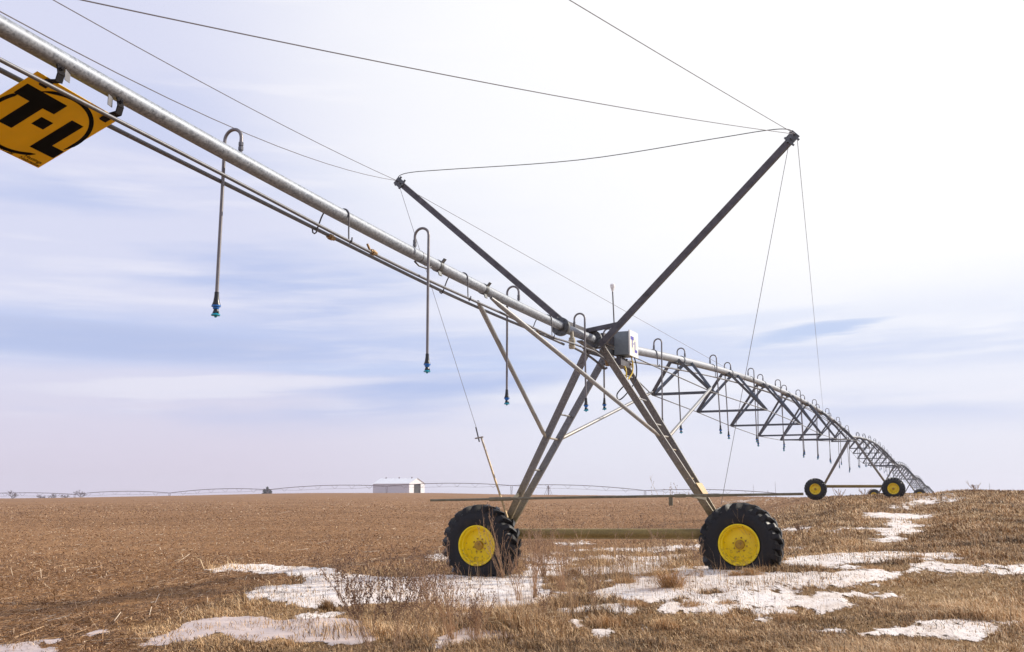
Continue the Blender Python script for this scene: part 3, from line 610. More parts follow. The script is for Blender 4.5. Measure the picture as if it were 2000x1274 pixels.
m = MB(); m.bar(L(-.6, -.08, 4.19), B2.lerp(M2, .11) + Vector((0, .04, 0)), .06, .07); m.build('mast_strut', M['dark'], near, smooth=False)
def cable(parent, a, b, sag=0.0, r=.0046, name='guy_cable'):
    m = MB(); m.tube(sag_path(a, b, sag, 16 if sag else 1), r, 6); return m.build(name, M['cable'], parent)
cable(near, M1 + Vector((.06, 0, -.12)), L(-.32, -2.25, 2.62)); m = MB(); m.tube([L(-.32, -2.27, 2.66), L(-.32, -2.20, 2.40)], .012, 6); m.build('turnbuckle', M['dark'], near)
cable(near, M2 + Vector((-.10, 0, -.14)), L(.80, 1.76, 1.32))
cable(near, M1 + Vector((.16, .06, -.14)), L(10.7, -.08, 4.86)); cable(near, M2 + Vector((.02, .06, -.08)), L(34.2, -.27, 5.52))
JUMP = [M1 + Vector((0, 0, .02)), M1.lerp(M2, .012) + Vector((0, 0, .10)), M1.lerp(M2, .05) + Vector((0, 0, .125)), M1.lerp(M2, .14) + Vector((0, 0, .10)), M1.lerp(M2, .5) + Vector((0, 0, -.01)), M1.lerp(M2, .82) + Vector((0, 0, .08)), M1.lerp(M2, .93) + Vector((0, 0, .115)), M1.lerp(M2, .98) + Vector((0, 0, .10)), M2 + Vector((0, 0, .02))]
# tower top pipework: flanges, rotating joint, filter, control box, antenna
def flange(mb, u, v, z, r, t=.03):
    mb.lathe([(.07, -t), (r, -t), (r, t), (.07, t)], L(u, v, z), (0, 1, 0), 28)
    for k in range(8):
        a = 2 * PI * k / 8 + .2; mb.lathe([(0, -t - .022), (.013, -t - .022), (.013, t + .022), (0, t + .022)], L(u, v + math.cos(a) * (r - .03), z + math.sin(a) * (r - .03)), (0, 1, 0), 6)
m = MB(); m.tube([L(-2.0, 0, 4.03), L(-.55, 0, 4.05)], .072, 24); m.tube([L(-.5, 0, 4.05), L(1.4, -.01, 4.16)], .084, 24); m.build('joint_pipe', M['galv'], near)
m = MB(); flange(m, -2.04, 0, 4.03, .145); m.build('flange', M['flange'], near); m = MB(); flange(m, -.52, 0, 4.05, .15); m.build('flange', M['flange'], near)
m = MB()
for su in (-1, 1): m.bar(L(su * .46, -.20, ZT - .13), L(su * .46, .20, ZT - .13), .10, .02)
m.bar(L(-.5, -.14, ZT - .16), L(.75, -.14, ZT - .12), .012, .10); m.bar(L(-.5, .14, ZT - .16), L(.75, .14, ZT - .12), .012, .10); m.bar(L(-1.2, .0, 3.93), L(-.45, .0, 3.86), .10, .02)
m.build('top_bracket', M['leg'], near, smooth=False)
m = MB(); m.lathe([(.0, 0), (.045, 0), (.050, .02), (.048, .10), (.056, .105), (.056, .135), (.05, .14), (.05, .17), (.03, .18), (.025, .28)], L(-1.71, .06, 3.73), (0, 0, 1), 18); m.build('line_filter', M['filter'], near)
bx = MB(); bx.box(L(.25, .32, 4.045), (.26, .45, .40)); cb = bx.build('control_box', M['boxgrey'], near, smooth=False)
d_ = MB(); d_.box(L(.25, .462, 4.045), (.022, .49, .44)); door = d_.build('door', M['boxwhite'], cb, smooth=False)
def flat(name, polys, o, ex, ey, nrm, t, mat, parent):
    m = MB(); o = Vector(o); ex = Vector(ex); ey = Vector(ey); nrm = Vector(nrm)
    for p in polys:
        k = len(p); vs = [o + ex * a + ey * b for a, b in p] + [o + ex * a + ey * b + nrm * t for a, b in p]
        m.add(vs, [tuple(range(k)), tuple(range(2 * k - 1, k - 1, -1))] + [(i, (i + 1) % k, k + (i + 1) % k, k + i) for i in range(k)])
    return m.build(name, mat, parent, smooth=False)
def rect(a, b, c, d): return [(a, b), (c, b), (c, d), (a, d)]
flat('logo', [rect(.05, .10, .23, .16), rect(.115, .16, .165, .29), rect(.205, .20, .235, .235), rect(.27, .17, .32, .36), rect(.32, .31, .42, .36)], L(.005, .4735, 4.265), (0, 1, 0), (0, 0, -1), (1, 0, 0), .002, M['logoblue'], cb)
flat('logo_oval', [[(.235 + .17 * math.cos(a), .235 + .14 * math.sin(a)) for a in np.linspace(0, 2 * PI, 40, endpoint=False)]], L(.005, .4732, 4.265), (0, 1, 0), (0, 0, -1), (1, 0, 0), .0008, M['logoyellow'], cb)
m = MB(); m.bar(L(-.35, .10, 4.10), L(.25, .19, 4.08), .06, .16); m.build('box_mount', M['dark'], near, smooth=False)
m = MB(); m.tube([L(.28, .12, 4.15), L(.26, .10, 5.02)], .012, 8); ant = m.build('antenna', M['dark'], near)
m = MB(); m.lathe([(.012, 0), (.018, .02), (.034, .07), (.042, .10), (.042, .125), (.03, .14), (.0, .145)], L(.26, .10, 5.0), (0, 0, 1), 16); m.build('antenna_dome', M['white'], ant)
m = MB(); m.box(L(.12, .26, 3.70), (.20, .55, .11)); 
for k in range(7): m.tube([L(-.08 + k * .07, .30, 3.66), L(-.10 + k * .07, .30 + .02 * (k % 3), 3.80)], .018, 8)
m.tube([L(-.25, .1, 3.66), L(.55, .34, 3.70)], .02, 8); m.box(L(.30, .20, 3.78), (.12, .16, .08)); vb = m.build('hydraulic_valve', M['dark'], near, ang=30)
m = MB(); m.lathe([(0, 0), (.035, 0), (.04, .03), (.03, .07), (.045, .075), (.045, .10), (0, .10)], L(-.28, .16, 3.62), (0, 0, 1), 12); m.build('valve_fitting', M['brass'], vb); m = MB(); m.tube([L(.35, .36, 3.72), L(.45, .36, 3.72)], .025, 8); m.build('valve_fitting', M['brass'], vb)
def hose(name, pts, r, mat):
    Q = [Vector(p) for p in pts]; out = []
    for i in range(len(Q) - 1):
        p0 = Q[max(i - 1, 0)]; p1 = Q[i]; p2 = Q[i + 1]; p3 = Q[min(i + 2, len(Q) - 1)]
        for k in range(6):
            t = k / 6; out.append(.5 * ((2 * p1) + (p2 - p0) * t + (2 * p0 - 5 * p1 + 4 * p2 - p3) * t * t + (3 * p1 - p0 - 3 * p2 + p3) * t ** 3))
    out.append(Q[-1]); m = MB(); m.tube(out, r, 8); return m.build(name, mat, near)
hose('jumper_cable', JUMP, .0072, M['dark'])
hose('cable_hose', [L(.30, .40, 3.85), L(.30, .43, 3.70), L(.22, .44, 3.55), L(.05, .42, 3.42)], .012, M['hoseY'])
hose('cable_hose', [L(.10, .30, 3.66), L(.05, .36, 3.64), L(.0, .40, 3.56), L(.0, .40, 3.42)], .012, M['hoseY'])
hose('cable_hose', [L(.42, .42, 3.85), L(.42, .46, 3.65), L(.30, .46, 3.40), L(.0, .38, 3.15), L(-.12, .30, 3.06), L(-.14, .28, 3.16), L(-.02, .38, 3.32)], .011, M['blk'])
hose('cable_hose', [L(-1.6, -.02, 3.80), L(-.9, .02, 3.74), L(-.5, .06, 3.66), L(-.32, .10, 3.58), L(-.2, .12, 3.60)], .02, M['dark'])
# ------------------------------------------------------------------ overhanging boom towards the camera
boom = empty('irrigation_boom', T0, -ANG, 'galvanized overhang boom pipe running to the upper left corner with two lines below', 'irrigation boom')
us = [-21 + .5 * i for i in range(39)]
m = MB(); m.tube([L(u, 0, zb(u)) for u in us], .065, 28); m.tube([L(-21.03, 0, zb(-21)), L(-21, 0, zb(-21))], .085, 20); m.build('boom_pipe', M['galv'], boom)
m = MB(); m.tube([L(u, .09, zb(u) - .262 + .012 * math.sin(u * 1.1)) for u in us if u < -2.3] + [L(-1.75, .10, 3.80), L(-.8, .12, 3.80), L(-.35, .16, 3.72)], .0155, 10); m.build('hydraulic_line', M['line'], boom)
m = MB(); m.tube([L(u, -.17 - .07 * min(1, max(0, (-u - 9) / 1.5)), zb(u) - .182 + .036 * min(1, max(0, (-u - 9) / 1.5)) - .010 * math.sin(u * .9)) for u in us if u < -2.4] + [L(-1.75, -.06, 3.80)], .0185, 10); m.build('hydraulic_line', M['line'], boom)
for u in (-20.2, -17.2, -14.2, -8.05, -5.4, -2.6, -13.0):
    m = MB(); z = zb(u)
    m.tube(arc(L(u, 0, z), .073, PI * .62, -.05, (1, 0, 0), (0, 0, 1), 10) + [L(u, .074, z - .15), L(u, .078, z - .25), L(u, .094, z - .288), L(u, .112, z - .27), L(u, .116, z - .23)], .0075, 8); m.build('line_hook', M['dark'], boom)
    m = MB(); m.tube([L(u - .22, -.06, z + .01), L(u - .22, -.10, z - .06), L(u - .22, -.145, z - .17), L(u - .22, -.155, z - .205), L(u - .22, -.175, z - .214), L(u - .22, -.195, z - .20), L(u - .22, -.20, z - .165)], .0075, 8); m.build('line_hook', M['dark'], boom)
for u, v, dz in ((-7.62, .09, -.262), (-8.0, -.17, -.182), (-2.6, -.17, -.182)):
    p = L(u, v, zb(u) + dz); m = MB(); m.lathe([(.0, -.05), (.024, -.05), (.024, -.02), (.032, -.02), (.032, .02), (.024, .02), (.024, .06), (.0, .06)], p, (0, 1, -.04), 8); m.build('coupling', M['brass'], boom, ang=25)
m = MB(); p = L(-7.68, .09, zb(-7.65) - .25); m.bar(p, p + Vector((.0, -.05, .05)), .02, .012); m.build('valve_lever', M['brass'], boom)
for u in (-6.05, -4.8):
    m = MB(); z = zb(u); m.tube([L(u - .035, 0, z), L(u + .035, 0, z)], .072, 24); m.bar(L(u, .06, z + .03), L(u, .10, z + .075), .06, .012); m.bar(L(u, .02, z - .06), L(u, .04, z - .12), .07, .012); m.build('pipe_clamp', M['flange'], boom, ang=30)
for u in (-6.5, -12.9): m = MB(); m.tube([L(u - .006, 0, zb(u)), L(u + .006, 0, zb(u))], .068, 24); m.build('weld_band', M['line'], boom)
m = MB(); m.tube([L(-6.55, -.03, zb(-6.5) - .065), L(-6.5, .0, zb(-6.5) - .11), L(-6.35, .02, zb(-6.4) - .11), L(-6.25, .02, zb(-6.3) - .065)], .01, 8); m.build('drain_loop', M['dark'], boom)
for a, u, s in ((M1, -15.0, .40), (M1, -19.2, .25), (M2, -19.4, .06), (M2, -12.6, .09)):
    cable(boom, a, L(u, 0, zb(u) + .07), s, .0050)
# hanging sign
tA = (L(-10.92, -.05, 4.21) - L(-11.64, -.05, 4.285)).normalized(); tB = (L(-10.92, -.80, 3.93) - L(-10.92, -.05, 4.21)).normalized(); tB = (tB - tA * tB.dot(tA)).normalized(); tN = tA.cross(tB)
sO = L(-11.64, -.05, 4.285)
sign = empty('hanging_sign', T0, -ANG, 'square yellow sign with black T-L emblem tilted below the boom pipe at the left edge', 'sign')
nn = tN if (Vector((5.38, -16.1, 1.5)) - sO).dot(tN) > 0 else -tN     # towards the camera side
flat('sign_panel', [[(-.004, 0), (.727, 0), (.727, .805), (-.004, .805)]], sO, tA, tB, -nn, .004, M['signY'], sign)
gl = [[(.034, .132), (.372, .132), (.372, .26), (.276, .262), (.276, .562), (.165, .562), (.165, .262), (.034, .26)],
      [(.335, .337), (.437, .337), (.437, .437), (.335, .437)], [(.505, .228), (.610, .228), (.610, .537), (.719, .537), (.719, .645), (.505, .645)]]
for g_ in gl: flat('sign_letter', [g_], sO, tA, tB, nn, .0012, M['signK'], sign)
def ring(a0, a1, cx=.372, cy=.412, rx=.345, ry=.362, w=.032, n=26):
    A = np.linspace(a0, a1, n); tp = [w * min(1, 1.0 * (n - 1 - abs(2 * i - n + 1)) / 5 + .15) / 2 for i in range(n)]
    out = []
    for i in range(n - 1):
        out.append([(cx + (rx + s * tp[k]) * math.cos(A[k]), cy + (ry + s * tp[k]) * math.sin(A[k])) for k, s in ((i, 1), (i + 1, 1), (i + 1, -1), (i, -1))])
    return out
for rg in (ring(-2.28, .30), ring(.86, 2.30), ring(2.62, 3.6)): flat('sign_ring', rg, sO, tA, tB, nn, .001, M['signK'], sign)
def text_mesh(name, s, size, o, ex, ey, mat, parent, n):
    cu = bpy.data.curves.new(name, 'FONT'); cu.body = s; cu.size = size; cu.extrude = .0006
    ob = bpy.data.objects.new('tmp', cu); col.objects.link(ob); dg = bpy.context.evaluated_depsgraph_get(); dg.update()
    me = bpy.data.meshes.new_from_object(ob.evaluated_get(dg)); col.objects.unlink(ob); bpy.data.objects.remove(ob)
    me.name = name
    ex = Vector(ex); ey = Vector(ey)
    Mx = Matrix.Identity(4)
    for i in range(3): Mx[i][0] = ex[i]; Mx[i][1] = -ey[i]; Mx[i][2] = n[i]; Mx[i][3] = o[i]
    me.transform(Mx); me.materials.clear(); me.materials.append(mat)
    q = bpy.data.objects.new(name, me); col.objects.link(q); q.parent = parent; return q
for s, a, b in (('Hastings', .555, .758), ('Nebraska', .540, .796), ('62-4128', .335, .800)):
    text_mesh('sign_text', s, .044, sO + tA * a + tB * b + nn * .0012, tA, tB, M['signK'], sign, nn)
for a in (.105, .64):
    p = sO + tA * a; u = p.y; z = zb(u)
    m = MB(); q = [L(u, .03, z - .055), L(u, .045, z - .12), L(u, .03, z - .17), p - tB * -.01 + nn * .012, p + tB * .07 + nn * .012]
    for i in range(len(q) - 1): m.bar(q[i], q[i + 1] + (q[i + 1] - q[i]).normalized() * .008, .055, .010 + .001 * i, (1, 0, .3))
    m.lathe([(.0, 0), (.014, 0), (.012, .012), (.0, .014)], L(u, .05, z - .085), (1, -.3, 0), 10); m.build('sign_bracket', M['hook'], sign, smooth=False)
    m = MB(); m.bar(L(u + .075 * (1 if a < .3 else -1), .02, z - .062), L(u + .075 * (1 if a < .3 else -1), .02, z - .14), .06, .004, (1, .3, 0)); m.build('bracket_tab', M['line'], sign, smooth=False)
# ------------------------------------------------------------------ sprinkler drops
def make_drop(r_pipe, side, length, simple=False):
    """origin on the pipe axis; riser, gooseneck and hose hanging to one side"""
    o = empty('sprinkler_drop')
    x0 = 0.0; x1 = side * .176; zt = r_pipe + .135
    path = [(0, 0, r_pipe + .03), (0, 0, zt)] + [tuple(p) for p in arc((side * .088, 0, zt), .088, PI, 0, (side, 0, 0), (0, 0, 1), 14)][1:]
    tp = path + [(x1, 0, -.3), (x1 + .004 * side, 0, -length + .2)]
    def nozz(mb, k):
        zb_ = -length; c = (x1 + .004 * side, 0, zb_)
        if k in ('b', 'all'): mb.lathe([(.0, .215), (.019, .215), (.020, .18), (.024, .15), (.026, .135), (.036, .105), (.037, .095), (.0, .095)], c, (0, 0, 1), 12, 0)
        if k in ('r', 'all'): mb.lathe([(.0, .102), (.039, .102), (.039, .090), (.027, .085), (.026, .072), (.017, .066), (.0, .066)], c, (0, 0, 1), 12, 1 if k == 'all' else 0)
        if k in ('c', 'all'):
            mb.lathe([(.0, .068), (.018, .068), (.022, .055), (.026, .044), (.028, .036), (.0, .034)], c, (0, 0, 1), 12, 0); mb.bar((c[0] + .026, 0, zb_ + .05), (c[0] + .031, 0, zb_ + .018), .012, .008, (0, 1, 0), 0)
        if k in ('t', 'all'): mb.lathe([(.0, .034), (.030, .032), (.038, .024), (.038, .014), (.012, .010), (.010, .0), (.0, -.003)], c, (0, 0, 1), 12, 2 if k == 'all' else 0)
        return mb
    m = MB(); m.lathe([(.0, 0), (.014, 0), (.014, .03), (.022, .03), (.022, .06), (.016, .065), (.021, .07), (.021, .10), (.0, .10)], (0, 0, r_pipe - .005), (0, 0, 1), 8)
    if simple:
        m = MB(); m.tube(tp, .0165, 6); m.build('drop_pipe', M['truss'], o); nozz(MB(), 'all').build('nozzle', [M['blk'], M['blue'], M['teal']], o); return o
    m.build('riser_fitting', M['line'], o, ang=25)
    m = MB(); m.tube(tp, .0150, 12); m.build('drop_pipe', M['drop'], o)
    nz = nozz(MB(), 'b').build('nozzle', M['blk'], o); nozz(MB(), 'r').build('nozzle_ring', M['blue'], nz); nozz(MB(), 'c').build('nozzle_cage', M['blk'], nz); nozz(MB(), 't').build('spray_plate', M['teal'], nz)
    return o
ORD = ['first', 'second', 'third', 'fourth', 'fifth', 'sixth', 'seventh', 'eighth', 'ninth', 'tenth', 'eleventh', 'twelfth', 'thirteenth', 'fourteenth', 'fifteenth', 'sixteenth', 'seventeenth', 'eighteenth', 'nineteenth', 'twentieth']
DG = 'sprinkler drops hanging along the irrigation pipe'
dl = ['large grey sprinkler drop behind the boom pipe, nearest to the yellow sign', 'sprinkler drop hanging in front of the boom pipe beside the thin guy cable', 'sprinkler drop behind the boom pipe above the left knee brace', 'sprinkler drop in front of the boom beside the beige filter at the tower top', 'short sprinkler drop hanging between the tower legs under the mast foot']
for (u, s, zbot, r), lb in zip(((-9.62, -1, 2.955, .065), (-6.6, 1, 2.80, .065), (-3.66, -1, 2.70, .065), (-1.43, 1, 2.765, .072), (.55, -1, 2.95, .084)), dl):
    z = zb(u) if u < 0 else 4.09
    d = make_drop(r, s, z - zbot); d.location = Wd(u, 0, z); d.rotation_euler = (0, 0, -ANG); tag(d, lb, 'sprinkler drop', DG)
# ------------------------------------------------------------------ truss spans
SPAN = 50.5; NB = 8; BAY = SPAN / (NB + 1)
NW = [.69, .94, 1.11, 1.16, 1.16, 1.11, .94, .69]; ND = [.74, 1.04, 1.34, 1.56, 1.56, 1.34, 1.04, .74]
def zs(u):
    t = u / SPAN; return .75 * 4 * t * (1 - t)
def make_span():
    S = empty('irrigation_span')
    m = MB(); m.tube([L(SPAN * i / 60, 0, zs(SPAN * i / 60)) for i in range(61)], .084, 20)
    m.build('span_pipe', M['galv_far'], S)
    for k in range(1, NB + 1):
        u = k * BAY; z = zs(u); w = NW[k - 1]; zn = z - ND[k - 1]
        j = MB(); j.tube([L(u - .03, 0, z), L(u + .03, 0, z)], .098, 18); j.bar(L(u - .75, 0, zs(u - .75) - .09), L(u + .75, 0, zs(u + .75) - .09), .16, .02); j.build('pipe_joint', M['truss'], S, ang=30)
        for s in (-1, 1):
            for du in (-.62, .62):
                t = MB(); t.channel(L(u + du, s * .085, zs(u + du) - .03), L(u + du * .12, s * w, zn), .062, .05, .008, (0, -1, .3)); t.build('truss_strut', M['truss'], S, smooth=False)
        t = MB(); t.channel(L(u, -w, zn), L(u, w, zn), .06, .05, .008, (0, -1, 0)); t.build('cross_member', M['truss'], S, smooth=False)
        if k < NB:
            u2 = u + BAY
    for s in (-1, 1):
        P = [L(.35, s * .08, zs(.3) - .05)] + [L(k * BAY, s * NW[k - 1], zs(k * BAY) - ND[k - 1] - .01) for k in range(1, NB + 1)] + [L(SPAN - .35, s * .08, zs(.3) - .05)]
        t = MB(); t.tube(P, .0125, 6); t.build('truss_rod', M['line'], S)
    for v, dz in ((.10, -.25), (-.09, -.20)):
        t = MB(); t.tube([L(u, v, zs(u) + dz) for u in np.linspace(.6, SPAN - .3, 50)], .016, 6); t.build('hydraulic_line', M['line'], S)
    for k in range(1, 10):
        u = k * BAY - 2.4; z = zs(u)
        t = MB(); t.tube(arc(L(u, 0, z), .092, PI * .7, -.05, (1, 0, 0), (0, 0, 1), 10) + [L(u, .095, z - .24), L(u, .12, z - .27), L(u, .135, z - .22)], .009, 6); t.build('line_hook', M['dark'], S)
    return S
# tower tops of the whole machine
tops = [Vector((*T0.xy, ZT)), Wd(50.5, -.45, 5.08), Wd(101, -.52, 4.62), Wd(151.5, -.52, 3.95), Wd(202, -.31, 2.9), Wd(252, -.09, 1.9)]
proto = None; nd = 0
SL = ['longest looking trussed span just beyond the near tower, arching to the second tower', 'second trussed span beyond the second tower, seen foreshortened', 'third trussed span, small and dense beyond the third tower', 'fourth trussed span, tiny, beyond the fourth tower', 'last visible trussed span sinking behind the grassy rise']
sdrop = {}
for i in range(5):
    a, b = tops[i], tops[i + 1]; dv = b - a; rz = math.atan2(dv.y, dv.x) - PI / 2; rx = math.atan2(dv.z, dv.xy.length); k = dv.length / SPAN
    if proto is None: proto = make_span(); sp = proto
    else: sp = copy_tree(proto)
    sp.location = a; sp.rotation_euler = (rx, 0, rz); sp.scale = (1, k, 1)
    tag(sp, SL[i], 'irrigation span', 'trussed spans of the long irrigation machine')
    if i >= 4: continue
    e = (b - a)
    for j in range(18):
        u = 3.3 + j * 2.69
        if u > SPAN - 1.2: break
        side = 1 if j % 2 == 0 else -1
        if i == 0:
            lenj = 1.42 + .035 * min(u, 26) + random.uniform(-.04, .04)
            d = make_drop(.084, side, lenj)
        else:
            if side not in sdrop: sdrop[side] = make_drop(.084, side, 2.05, True); d = sdrop[side]
            else: d = copy_tree(sdrop[side])
        d.location = a + e * (u / SPAN) + Vector((0, 0, zs(u))); d.rotation_euler = (random.uniform(-.03, .03), random.uniform(-.03, .03), -ANG + random.uniform(-.25, .25))
        tag(d, '%s sprinkler drop along the %s span, hooking over to the %s' % (ORD[j], ORD[i], 'right' if side > 0 else 'left'), 'sprinkler drop', DG)
# further towers: copies of one plain tower
TL = ['second drive tower with yellow rimmed wheels on the grassy rise, right of the near tower', 'third drive tower whose tyres show only their tops behind the rise', 'fourth drive tower, far off, its thin legs crossing behind the third', 'fifth drive tower, tiny and almost hidden behind the rise']
tp = None
for i in range(1, 5):
    c = tops[i]; base = c.z - 3.90
    if tp is None: tp = tower('irrigation_tower', (0, 0, 0), .62, .64, 3.90, TL[0]); q = tp
    else: q = copy_tree(tp)
    q.location = (c.x, c.y, base); q.rotation_euler = (0, 0, -ANG); tag(q, TL[i - 1], 'drive tower', 'drive towers of the long irrigation machine')
# ------------------------------------------------------------------ dead weeds and tufts
M['stem'] = plain('dead_weed_stem', (.40, .25, .145), .7, 0, .35, 20)
M['stemred'] = plain('reddish_weed_stem', (.43, .26, .14), .7, 0, .35, 20)
M['stemtan'] = plain('tan_weed_stem', (.42, .27, .15), .7, 0, .3, 20)
M['seed'] = plain('dry_seed_head', (.21, .125, .08), .8, 0, .35, 30)
def weed(kind, x, y, z, h, lean, spread, label, R):
    o = empty('dry_weed', (x, y, z - .02), 0, label, 'weed'); st = MB(); sd_ = MB(); D = y; r0 = max(.0030, D * .00022)
    N = {'tall': 15, 'red': 30, 'stalk': 1, 'bush': 15, 'arch': 12, 'lean': 16, 'lean2': 3, 'thin': 9}[kind]
    heads = {'tall': 1.0, 'red': .35, 'stalk': .5, 'bush': .4, 'arch': .25, 'lean': .3, 'lean2': .15, 'thin': .35}[kind]
    def head(p, s):
        sd_.lathe([(0, -s * 1.3), (s * .7, -s * .5), (s * .8, s * .3), (0, s * 1.2)], p, (R.uniform(-1, 1), R.uniform(-1, 1), 1.2), 5)
    def grow(p, d, ln, r, lev):
        n = 7; pts = [p.copy()]; q = p.copy(); dd = d.copy(); bend = Vector((R.uniform(-.05, .05), R.uniform(-.05, .05), .02 if kind != 'arch' else -.075))
        for i in range(n):
            dd = (dd + bend + Vector((R.uniform(-.07, .07), R.uniform(-.07, .07), R.uniform(-.03, .03)))).normalized(); q = q + dd * (ln / n); pts.append(q.copy())
            if lev < 2 and i >= (2 if lev == 0 else 1) and R.random() < {'tall': .85, 'red': .45, 'bush': .6, 'thin': .6, 'stalk': .25, 'arch': .4, 'lean': .4, 'lean2': .5}[kind]:
                sdv = Vector((R.uniform(-1, 1), R.uniform(-1, 1), R.uniform(.15, .9))).normalized()
                grow(q, (dd * .75 + sdv * .75).normalized(), ln * R.uniform(.18, .42), r * .65, lev + 1)
            if lev > 0 and R.random() < heads * .55: head(q + Vector((R.uniform(-.008, .008), R.uniform(-.008, .008), 0)), R.uniform(.0035, .007) * min(max(1, D / 14), 1.8))
        st.tube(pts, [r * (1 - .6 * i / n) for i in range(n + 1)], 4 if lev else 5)
        if R.random() < heads: head(q, R.uniform(.004, .008) * min(max(1, D / 14), 1.8))
    for k in range(N):
        ang = R.uniform(0, 2 * PI); rad = R.uniform(0, .10) * spread * 2
        sx = (k + .5) / N * 2 - 1
        d = Vector((lean * R.uniform(.6, 1.25) + sx * spread / max(h, .1) * .75, R.uniform(-.3, .3), 1)).normalized()
        grow(Vector((rad * math.cos(ang), rad * math.sin(ang), 0)), d, h * R.uniform(.72, 1.06) / max(d.z, .45), r0, 0)
    mt = M['stem'] if kind in ('tall', 'stalk') else M['stemred'] if kind in ('red', 'bush', 'lean') else M['stemtan'] if kind in ('lean2', 'thin') else M['stem']
    st.build('stems', mt, o)
    if sd_.v: tag(sd_.build('seed_heads', M['seed'], o), kind='stuff')
    return o
WL = ['dark branching dead weed leaning left at the bottom edge left of centre', 'tall dark dead weed with seed heads, upright at the bottom edge left of centre', 'reddish dead weed clump leaning left on the snow below the left wheel', 'single upright brown stalk standing in snow below the left wheel rim', 'single thin bent stalk right of the upright brown stalk below the left wheel',
      'fan shaped dead weed on the snow right of the left wheel', 'dense upright reddish dead weeds right of the fan shaped weed', 'arching dead weed drooping left beside the left wheel', 'dead weed clump leaning over the right side of the left tyre', 'thin tan weeds in the grass below the middle of the base beam, tallest there',
      'long bare stems leaning across the yellow rim of the right wheel', 'long bare stems leaning across the right side of the right tyre', 'wispy branching weed left of the right tyre, reaching the cross rod', 'wispy weed before the left third of the base beam', 'wispy weed before the middle of the base beam',
      'wispy weed before the right third of the base beam', 'wispy weed close to the left end of the base beam', 'wispy weed leaning left near the right end of the base beam', 'low round grey brown weed clump right of the right tyre', 'small weed on the skyline of the right hand rise',
      'weed under the left half of the second tower beam', 'weed under the right half of the second tower beam', 'short thin weeds in the grass below the beam, right of the tallest', 'short stalk on the snow below the base beam', 'low flattened dead weed left of the left tyre',
      'small thin weed in the near grass left of the middle', 'short lone stalk in the near grass at the bottom, below the right wheel', 'short lone stalk on the snow strip right of the right wheel', 'short lone stalk by the snow bank at the right', 'reddish weeds on the snow right of the left tyre, before the beam', 'tall reddish weeds below the left third of the base beam', 'wispy weed on the snow left of the golden tuft', 'wispy weed on the snow just above the golden tuft', 'wispy tan weed at the bottom, right of the dark weed bushes', 'reddish weed clump at the bottom edge below the left wheel', 'wispy weed on the snow at the left foot of the right tyre', 'thin reddish weed between the dark weed bushes and the left wheel']
for i, (k, x, y, z, h, ln, sp_) in enumerate(WEEDS): weed(k, x, y, z, h, ln, sp_, WL[i], random.Random(100 + i))
TLb = ['dark round tuft of grass on the snow at the left', 'large golden tuft of tall grass leaning left between the wheels', 'golden grass bent over below the right tyre', 'tan grass tuft before the left half of the beam', 'low tan tuft on the snow between the wheels, nearest the golden tuft', 'low tuft on the snow strip below the right wheel', 'flat tuft on the snow strip, right of the low one below the right wheel', 'tan tuft in the near grass just right of centre', 'tan tuft in the near grass at centre, by the icy patch', 'tan tuft in the near grass below the golden tuft', 'tan tuft in the near grass below the right tyre', 'low tuft beside the ice sheet at lower left', 'small golden tuft at the left foot of the right tyre', 'tuft between the two snow banks at the right', 'tuft above the upper snow bank at the right', 'small tuft at the foot of the reddish weeds on the snow', 'tan tuft right of the dense reddish weeds', 'golden tuft left of the large leaning tuft']
def tuft(x, y, z, h, lean, spread, c, label, R):
    n = int(260 + 500 * spread); x0 = np.clip(R.normal(0, .27, n), -.42, .42) * spread; y0 = np.clip(R.normal(0, .25, n), -.4, .4) * spread
    hh = h * R.uniform(.45, 1.05, n) * np.exp(-(x0 / (spread * .7)) ** 2); a = np.where(R.random(n) < .7, PI if lean < 0 else 0, 0) + R.normal(0, 1.0, n) + 0.0
    le = np.abs(lean) * 1.5 + R.gamma(2, .22, n)
    lo, hi = {'gold': (.55, .16), 'tan': (.55, .2), 'dark': (.30, .18)}[c]
    v, q4, q3, ti = blades(x0, y0, np.zeros(n) - .02, hh, np.maximum(.006, y * .00042) * R.uniform(.7, 1.3, n), le, np.clip(R.normal(lo, hi, n), 0, 1), a)
    o = np_mesh('grass_tuft', v, [q4, q3], M['grass'], {'tint': ti}); o.location = (x, y, z); return tag(o, label, 'grass tuft', 'grass tufts standing out of the snow and verge')
for i, t in enumerate(TUFTS): tuft(*t[:7], TLb[i], np.random.default_rng(300 + i))
# ------------------------------------------------------------------ far background
def at(px, Y): return (px - 1000) / 1968 * Y
M['farsteel'] = plain('far_pivot_steel', (.13, .075, .085), .6, .2, .2, .5)
M['barnroof'] = plain('white_metal_roof', (.92, .92, .92), .45, 0, .04, .5)
M['barnend'] = plain('white_metal_siding', (.90, .90, .90), .5, 0, .05, .6)
M['barndoor'] = plain('dark_doorway', (.028, .024, .022), .7, 0, .3, .8)
def mk_siding():
    t = NT('ribbed_siding_shade_grey'); co = t.coord(); w = t.n('ShaderNodeTexWave', Scale=1.6, Distortion=0.0); w.bands_direction = 'X'; t.l(co, w.inputs['Vector'])
    t.set(Base_Color=t.ramp(w.outputs['Fac'], [(.2, (.58, .54, .58)), (.6, (.74, .70, .73))]), Roughness=.5); return t.m  # white siding greyed in colour to carry the shade of the long wall
M['siding'] = mk_siding()
YB = 505.0; bx0 = at(799, YB); bz = gz(bx0, YB) - .3
lv = Vector((-.82, .57, 0)).normalized(); rzb = math.atan2(lv.y, lv.x)
barn = empty('barn', (bx0, YB, bz), rzb, 'long white metal barn with a dark doorway standing on the horizon left of the tower', 'barn')
